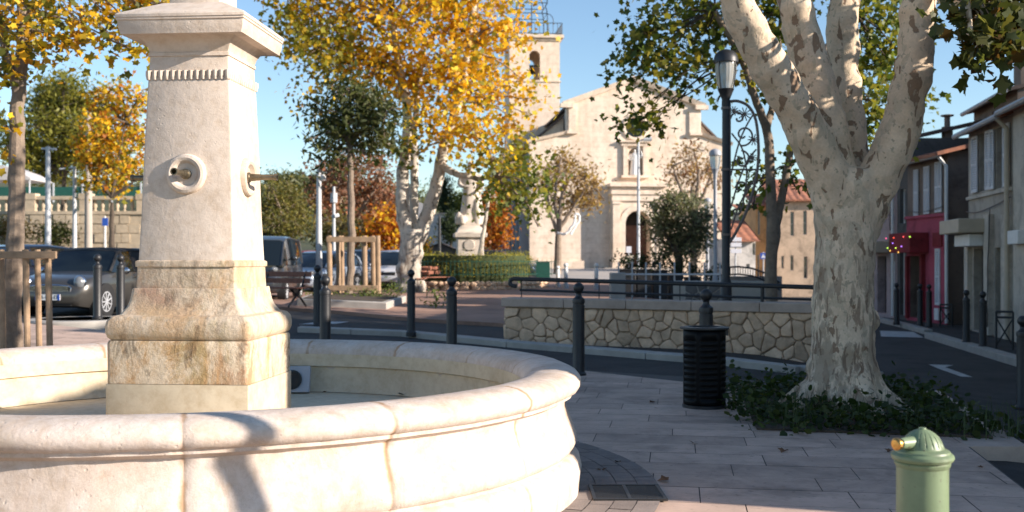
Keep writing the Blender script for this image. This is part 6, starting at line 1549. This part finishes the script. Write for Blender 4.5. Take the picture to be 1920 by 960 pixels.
# ================================================================== LEFT BACKGROUND
BZ2 = 60.0
b0, b1 = P(-60, 462, BZ2), P(275, 462, BZ2); b0.z = b1.z = g(b0.x, b0.y) - .3
root = thing('terrace_wall', 'cream stone retaining wall topped by a balustrade behind the parked cars', 'wall', b0); f = Fac(b0, (1, 0)); Lw = (b1 - b0).length
M['wallstone'] = mat('terrace_stone', (.52, .42, .30), .9, .3, .5, .6, 3, .05)
zb = f.at(100, 402)[1]; zt = f.at(100, 374)[1]
mb = MB(); mb.obox(f.pt(0, -.5, 0), f.u * Lw, -f.n * .8, f.z * (zb + .5)); mb.obox(f.pt(-.1, zb + .002, .1), f.u * (Lw + .2), -f.n * 1.0, f.z * .18)
rg = random.Random(3)
for j in range(7):
    x = rg.random()
    while x < Lw - 1: w_ = rg.uniform(.5, 1.1); mb.obox(f.pt(x, j * zb / 7 + .02, -.01), f.u * (w_ - .04), f.n * rg.uniform(.02, .09), f.z * (zb / 7 - .05)); x += w_
mb.build('retaining_wall', M['wallstone'], root, b0, smooth=0)
mb = MB(); k = 0; x = .3
while x < Lw: mb.lathe([(.10, 0), (.10, .08), (.06, .12), (.12, .3), (.10, .42), (.055, .62), (.09, .7), (.09, zt - zb - .18)], 8, f.pt(x, zb + .18, -.35)); x += .42
mb.build('balusters', M['wallstone'], root, b0)['kind'] = 'stuff'
mb = MB(); mb.obox(f.pt(-.1, zt, -.1), f.u * (Lw + .2), -f.n * .5, f.z * .2)
for x in (0, Lw * .31, Lw * .62, Lw - .6): mb.obox(f.pt(x, zb + .181, -.08), f.u * .6, -f.n * .56, f.z * (zt - zb - .182)); mb.obox(f.pt(x - .05, zt + .001, -.05), f.u * .7, -f.n * .62, f.z * .35)
mb.build('handrail', M['wallstone'], root, b0, smooth=0)
q0 = P(-80, 361, 72); root = thing('green_fence', 'green mesh fence on the terrace above the balustrade', 'fence', q0)
mb = MB(); mb.box((7.5, 0, 0), (14, .06, .75)); mb.build('mesh_panel', M['green_metal'], root, smooth=0)
for k in range(8): mb = MB(); mb.box((.6 + k * 1.97, -.06, .0), (.1, .08, 1.3)); mb.build('post', M['galv'], root)
rt0 = P(20, 330, 66); root = thing('canopy_tent', 'pale grey canopy with sagging edges on the terrace at far left', 'canopy', rt0)
mb = MB(); mb.loft([[Vector((x, y, z)) for x, y in ((-w, -1.5), (w, -1.5), (w, 1.5), (-w, 1.5))] for w, z in ((1.9, -.35), (1.9, -.25), (1.2, .15), (.1, .55))]); M['canvas'] = mat('canvas', (.50, .47, .45), .9, .12, 2); mb.build('cloth', M['canvas'], root)
for x in (-1.8, 1.8):
    for y in (-1.4, 1.4): mb = MB(); mb.tube([(x, y, -2.6), (x, y, -.3)], .05, 6); mb.build('leg', M['galv'], root)
rt, p = pole('parking_sign', 'white post with a small blue sign against the terrace wall', 197, 57, 405, .07, 'white_paint', [], 'road sign')
mb = MB(); mb.box(P(197, 416, 56.85) - p, (.3, .05, .42)); mb.build('panel', M['eu'], rt, smooth=0)
for x_, y_, r_, l_ in ((105, 432, 26, 'dark green bush at the foot of the terrace wall, left'), (20, 425, 30, 'brownish bush at the far left before the terrace wall')):
    b_ = P(x_, 470, 58.5); rt = thing('bush', l_, 'bush', b_); k_ = 58.5 / F
    leaves('foliage', rt, b_, [(P(x_ + dx, y_ + dy, 58.5), (r_ * k_, .6, r_ * k_ * .7), DG if x_ > 50 else [(.2, .14, .06), (.15, .14, .05)]) for dx, dy in ((0, 0), (18, 6), (-18, 8), (0, 20))], 1500, .2, 'oval', 0)
# terrace ground behind, hills
def terr(name, x0, x1, y0, y1, hf, m, n=40, kk='structure'):
    mb = MB()
    for j in range(n + 1):
        for i in range(n + 1): x, y = lerp(x0, x1, i / n), lerp(y0, y1, j / n); mb.v.append((x, y, hf(x, y)))
    for j in range(n):
        for i in range(n): a = j * (n + 1) + i; mb.f.append((a, a + 1, a + n + 2, a + n + 1))
    return mb.build(name, m, None, smooth=180, recalc=False, kind=kk)
zter = zb + b0.z
terr('terrace_ground', -70, b1.x, 60.6, 110, lambda x, y: zter, M['parvis'], 4)
def hill(x, y):
    px = x / y * F + CX
    pts = [(-600, 300), (0, 340), (300, 345), (520, 352), (600, 350), (700, 372), (780, 372), (860, 380), (940, 398), (1050, 420), (1380, 415), (1450, 425), (2600, 440)]
    for (a, b), (c, d) in zip(pts, pts[1:]):
        if px <= c: h = b + (d - b) * max(0, (px - a)) / (c - a); break
    else: h = 440
    zr = EYE + (HY - h) / F * 330
    return lerp(1.5, zr, S(y, 150, 330)) * (1 + .04 * math.sin(x * .13) + .03 * math.sin(x * .31 + y * .1)) - 2.0 * (1 - S(y, 140, 170))
terr('hills', -330, 260, 140, 420, hill, M['hill'], 90)
rgh = random.Random(12)
hp = []
for i in range(230):
    y = rgh.uniform(185, 330); x = rgh.uniform(-75, -2) * y / 300 * 1.4; r = rgh.uniform(1.6, 3.6); hp.append((Vector((x, y, hill(x, y) + r * .6)), (r, r, r * .9), rgh.choice([PINE, PINE, DG, OLIVE, [(.16, .14, .05), (.12, .12, .04)]])))
for i in range(60):
    y = rgh.uniform(200, 330); x = rgh.uniform(30, 110) * y / 300; r = rgh.uniform(1.6, 3); hp.append((Vector((x, y, hill(x, y) + r * .6)), (r, r, r * .9), rgh.choice([PINE, DG, OLIVE])))
tag(leaves('woods', None, (0, 250, 10), hp, 15000, 1.0, 'oval', 0, 2.6, 'stuff'), 'scrubby pine woods covering the far hills', 'woods')
GH = 'houses on the far hillside'
for k, (x, y, Z, w, h, wm, l) in enumerate(((1392, 432, 190, 5, 3.4, 'w_peach', 'tiny peach house on the hill above the white cottage'), (1407, 425, 230, 6, 3.5, 'w_white', 'tiny white house highest on the hill right of the black lamp'), (580, 372, 240, 7, 4, 'w_peach', 'tiny house among pines on the hill left of the red brown tree'))):
    o = P(x, y, Z); ff = Fac(o, (1, .1)); root = thing('hill_house', l, 'house', o, 0, GH); r = (w * .3, 1, w * .5, 2.2)
    shell(ff, 0, w, h, 6, [rpoly(r)], root, o, wm, base=-4); window(ff, r, root, o); tiled_roof(ff, -.3, w + .3, h, 6.5, 1.6, .4, root, o, 'tile', .9)
# cream walls and garage behind the plane and statue
o = P(690, 437, 92); ff = Fac(o, (1, .03)); root = thing('garden_wall', 'long cream garden wall at the foot of the hill behind the yellow plane', 'wall', o)
mb = MB(); mb.obox(ff.pt(0, -3, 0), ff.u * 9.5, -ff.n * .4, ff.z * 4.6); mb.build('wall', M['w_white'], root, o, smooth=0)
mb = MB(); mb.obox(ff.pt(-.1, 1.602, .08), ff.u * 9.7, -ff.n * .56, ff.z * .14); mb.build('coping', M['coping'], root, o, smooth=0)
o = P(786, 478, 66); root = thing('shed', 'low dark gabled shed behind the hedge left of the pedestal', 'shed', o)
mb = MB(); w_ = 72 * 66 / F; hh2 = 22 * 66 / F
mb.plate([(0, -1), (w_, -1), (w_, hh2 * .35), (w_ * .55, hh2), (0, hh2 * .3)], [], o, (1, 0, 0), (0, 0, 1), (0, -1, 0), 4); mb.build('wall', M['w_dark'], root, o, smooth=0)
mb = MB(); mb.add([o + Vector(q) for q in ((-.2, -.2, hh2 * .3 + .02), (w_ * .55, -.2, hh2 + .03), (w_ * .55, 4.2, hh2 + .03), (-.2, 4.2, hh2 * .3 + .02), (w_ + .2, -.2, hh2 * .33 + .02), (w_ + .2, 4.2, hh2 * .33 + .02))], [(0, 1, 2, 3), (1, 4, 5, 2)]); mb.build('roof', M['darkroof'], root, o, smooth=0)
# trees
def bgtree(label, px, Z, ytr, puffs, pal, n, size, shape='star', r=.25, bm_='greybark', group=None, name='tree', dz=1.0, forks=()):
    b = colpt(px, Z); ym = (ytr + HY) / 2
    return tree(label, b, [(px, ym), (px, ytr)], r, px_puffs(puffs, Z, pal, dz, 1.0), n, size, bm_, shape, group, name, Z, .09, forks, .2)
bgtree('broad dark green pine rising behind the balustrade, left', 120, 78, 330, [(110, 200, 44), (150, 190, 40), (90, 240, 40), (140, 250, 46), (70, 215, 32), (175, 225, 30), (60, 280, 40), (110, 300, 50), (160, 300, 40), (120, 160, 26), (30, 260, 36), (40, 300, 34), (90, 175, 26), (180, 270, 34), (75, 320, 30)], PINE, 15000, .36, 'oval', .3, 'darkbark', None, 'pine_tree')
bgtree('orange yellow plane before the terrace wall, left of the pillar', 210, 54, 380, [(200, 200, 40), (235, 230, 40), (190, 260, 40), (230, 280, 40), (200, 310, 38), (240, 320, 30), (170, 300, 26), (215, 345, 26), (160, 270, 22), (255, 190, 26), (225, 170, 24), (260, 260, 24), (180, 220, 22), (170, 340, 18)], Y_ + OR[:1] + YG[:2], 4200, .25, 'star', .2, 'darkbark', None, 'plane_tree', 1.0, [[(210, 370), (185, 340), (160, 300)], [(210, 370), (245, 345), (262, 330)], [(210, 370), (222, 300), (235, 230)]])
bgtree('olive yellow bushy tree just right of the pillar behind the van', 535, 62, 440, [(520, 380, 30), (550, 385, 28), (535, 360, 24), (520, 420, 30), (555, 425, 26), (500, 400, 24), (565, 400, 16), (510, 355, 16)], [(.20, .18, .05), (.15, .15, .04), (.26, .22, .05), (.11, .12, .035)], 5200, .24, 'oval', .2)
bgtree('red brown tree with thinning leaves behind the young evergreen', 672, 66, 400, [(610, 330, 30), (640, 320, 34), (680, 320, 38), (715, 335, 30), (640, 360, 34), (690, 365, 38), (725, 370, 24), (605, 370, 26), (660, 400, 34), (700, 405, 30), (620, 405, 22), (655, 300, 20), (705, 300, 18)], BR + [(.40, .17, .10)], 4600, .26, 'star', .22, 'greybark', None, 'tree', 1.0, [[(672, 400), (640, 350), (620, 320)], [(672, 400), (705, 350), (715, 315)]])
bgtree('dull green and gold tree behind the stake frame', 640, 58, 450, [(620, 430, 24), (645, 425, 24), (660, 440, 20), (610, 445, 18), (690, 430, 20)], [(.18, .16, .05), (.28, .2, .05), (.13, .13, .04)], 1800, .25, 'oval', .16)
bgtree('bright orange tree between the red brown tree and the yellow plane', 728, 56, 440, [(715, 420, 24), (735, 405, 22), (740, 440, 22), (715, 450, 22), (745, 425, 16), (700, 445, 16)], OR + Y_[:1], 2400, .24, 'star', .16)
bgtree('rust orange tree between the statue and the church side', 926, 62, 450, [(920, 380, 22), (935, 400, 20), (918, 420, 24), (935, 440, 22), (920, 455, 20), (938, 370, 12), (912, 400, 16)], OR, 3000, .24, 'star', .16)
bgtree('small yellow shrub tree at the left of the shed', 778, 60, 465, [(775, 450, 16), (790, 455, 14), (765, 460, 14)], Y_ + YG, 700, .22, 'star', .1)
bgtree('rounded dark pine on the slope behind the plane fork', 742, 120, 400, [(735, 375, 18), (755, 368, 16), (748, 390, 18), (728, 392, 14)], OLIVE, 1600, .5, 'oval', .2, 'darkbark', None, 'pine_tree')
bgtree('green broad tree right of the tall cypress on the slope', 862, 115, 400, [(855, 385, 16), (875, 390, 16), (868, 375, 12), (850, 398, 12)], PINE, 1500, .45, 'oval', .2, 'darkbark')
for px, y0, y1, w_, Z, l in ((833, 335, 402, 7, 95, 'tall slim cypress on the slope left of the statue'), (845, 404, 447, 5, 80, 'short slim cypress just left of the statue pedestal')):
    b = colpt(px, Z); hh2 = (y1 - y0); lst = [(px, y0 + hh2 * t, w_ * (.25 + .75 * math.sin(PI * min(1, t * .85 + .05)) ** .6)) for t in [k / 12 for k in range(13)]]
    root = thing('cypress', l, 'tree', b); mb = MB(); mb.tube([b, P(px, y0 + 8, Z)], [.15, .04], 6); mb.build('trunk', M['darkbark'], root, b); leaves('foliage', root, b, px_puffs(lst, Z, [(.035, .055, .022), (.05, .07, .03)], 1, 0), 2200, .28, 'oval', -1)
for k, (px, Z, y, r) in enumerate(((548, 200, 338, 14), (522, 200, 345, 12), (570, 210, 342, 15), (590, 205, 345, 10))):
    bgtree(['dark pine on the skyline nearest the spout', 'dark pine lowest left on the skyline right of the pillar', 'rounded dark pine on the skyline left of the camera mast', 'small dark pine on the skyline at the camera mast'][k], px, Z, y + r, [(px, y, r), (px + r * .5, y + 5, r * .8), (px - r * .6, y + 6, r * .8)], OLIVE + DG, 700, .9, 'oval', .25, 'darkbark', 'pines on the skyline', 'pine_tree')
# slim street tree at the right, outside the frame; its trunk throws the wavy shadow on the basin
sbp = Vector((SHX, SHY, 0)); root = thing('young_tree', 'slim young street tree on the plaza near the water post', 'tree', sbp)
mb = MB(); limb(mb, [sbp - Vector((0, 0, .1)), sbp + Vector((.02, .01, .6)), sbp + Vector((-.03, .03, 1.2)), sbp + Vector((.03, -.02, 1.8)), sbp + Vector((-.02, 0, 2.5)), sbp + Vector((.05, .05, 3.4))], .062, .045, 12, .004, 6, .12); mb.build('trunk', M['greybark'], root, sbp, recalc=False)
pf = [(sbp + Vector((dx, dy, z)), (r, r, r * .8), GY) for dx, dy, z, r in ((0, 0, 3.6, .5), (.4, .2, 4.1, .5), (-.3, -.2, 4.3, .5), (.1, .1, 4.9, .5))]
mb = MB(); branches(mb, [sbp + Vector((.05, .05, 3.4))], pf, .03); mb.build('branches', M['greybark'], root, sbp, recalc=False); leaves('foliage', root, sbp, pf, 260, .14, 'lobed', .3)
# fallen leaves
GL = 'fallen leaves on paving and basin floor'
rgf = random.Random(8)
spots = [(1225, 757, 0), (1232, 768, 0), (1300, 833, 0), (1160, 870, 0), (1470, 848, 0), (1250, 905, 0), (1670, 848, 0), (1128, 885, 0), (1840, 880, 0), (1380, 760, 0), (1150, 715, 0), (1210, 712, 0), (750, 742, .36), (762, 739, .36), (640, 733, .36), (690, 736, .36), (140, 738, .36), (15, 748, .36), (180, 735, .36), (610, 738, .36), (795, 744, .36)]
M['dryleaf'] = mat('dry_leaf', (.16, .075, .035), .85, .4, 30)
proto_l = None
for x, y, off in spots:
    k = -(y - HY) / F; Z = (off - EYE) / k; p = Vector(((x - CX) / F * Z, Z, off + .012))
    if proto_l is None:
        bs, fc = LEAF['lobed']; mb = MB(); mb.add([(v[0] * .055, v[1] * .055, abs(v[2]) * .16 + .004) for v in bs], fc); proto_l = mb.build('fallen_leaf', M['dryleaf'], None, smooth=0, recalc=False); o = proto_l
    else: o = proto_l.copy(); COL.objects.link(o)
    o.location = p; o.rotation_euler = (rgf.uniform(-.2, .2), rgf.uniform(-.2, .2), rgf.uniform(0, 6.28)); s_ = rgf.uniform(.5, 1.1); o.scale = (s_, s_, s_)
    tag(o, 'small brown dead leaf lying on the pale slabs' if off == 0 else 'small brown dead leaf lying on the dry basin floor', 'leaf', GL if off == 0 else 'fallen leaves in the basin')

# ================================================================== LIGHT, SKY, CAMERA
SC.world = bpy.data.worlds.new('World'); SC.world.use_nodes = True
wt = SC.world.node_tree; bg = wt.nodes['Background']
sky = wt.nodes.new('ShaderNodeTexSky'); sky.sky_type = 'NISHITA'; sky.sun_disc = False
sky.sun_elevation = R(SUN_EL); sky.sun_rotation = R(SUN_AZ); sky.air_density = AIR; sky.dust_density = DUST; sky.ozone_density = OZ_
wt.links.new(sky.outputs[0], bg.inputs[0]); bg.inputs[1].default_value = SKY_S
sl = bpy.data.lights.new('Sun', 'SUN'); sl.energy = SUN_E; sl.angle = R(.53); sl.color = (1, .89, .78)
so_ = bpy.data.objects.new('Sun', sl); COL.objects.link(so_)
sd = Vector((math.sin(R(SUN_AZ)) * math.cos(R(SUN_EL)), math.cos(R(SUN_AZ)) * math.cos(R(SUN_EL)), math.sin(R(SUN_EL))))
so_.rotation_euler = sd.to_track_quat('Z', 'Y').to_euler(); so_.location = sd * 60
cam = bpy.data.cameras.new('Camera'); cam.sensor_width = 36; cam.lens = 36 * F / 1920; cam.shift_y = 10 / 1920; cam.clip_end = 4000; cam.clip_start = .05
cam.dof.use_dof = True; cam.dof.focus_distance = 6.9; cam.dof.aperture_fstop = 2.8
cob = bpy.data.objects.new('Camera', cam); COL.objects.link(cob); cob.location = (0, 0, EYE); cob.rotation_euler = (R(90), 0, 0)
SC.camera = cob
SC.view_settings.view_transform = 'Standard'; SC.view_settings.look = 'None'; SC.view_settings.exposure = EXPO; SC.view_settings.gamma = 1; SC.view_settings.use_curve_mapping = False
SC.cycles.use_denoising = True; SC.cycles.max_bounces = 6; SC.cycles.transparent_max_bounces = 6; SC.cycles.caustics_reflective = False; SC.cycles.caustics_refractive = False
SC.cycles.sample_clamp_indirect = 6
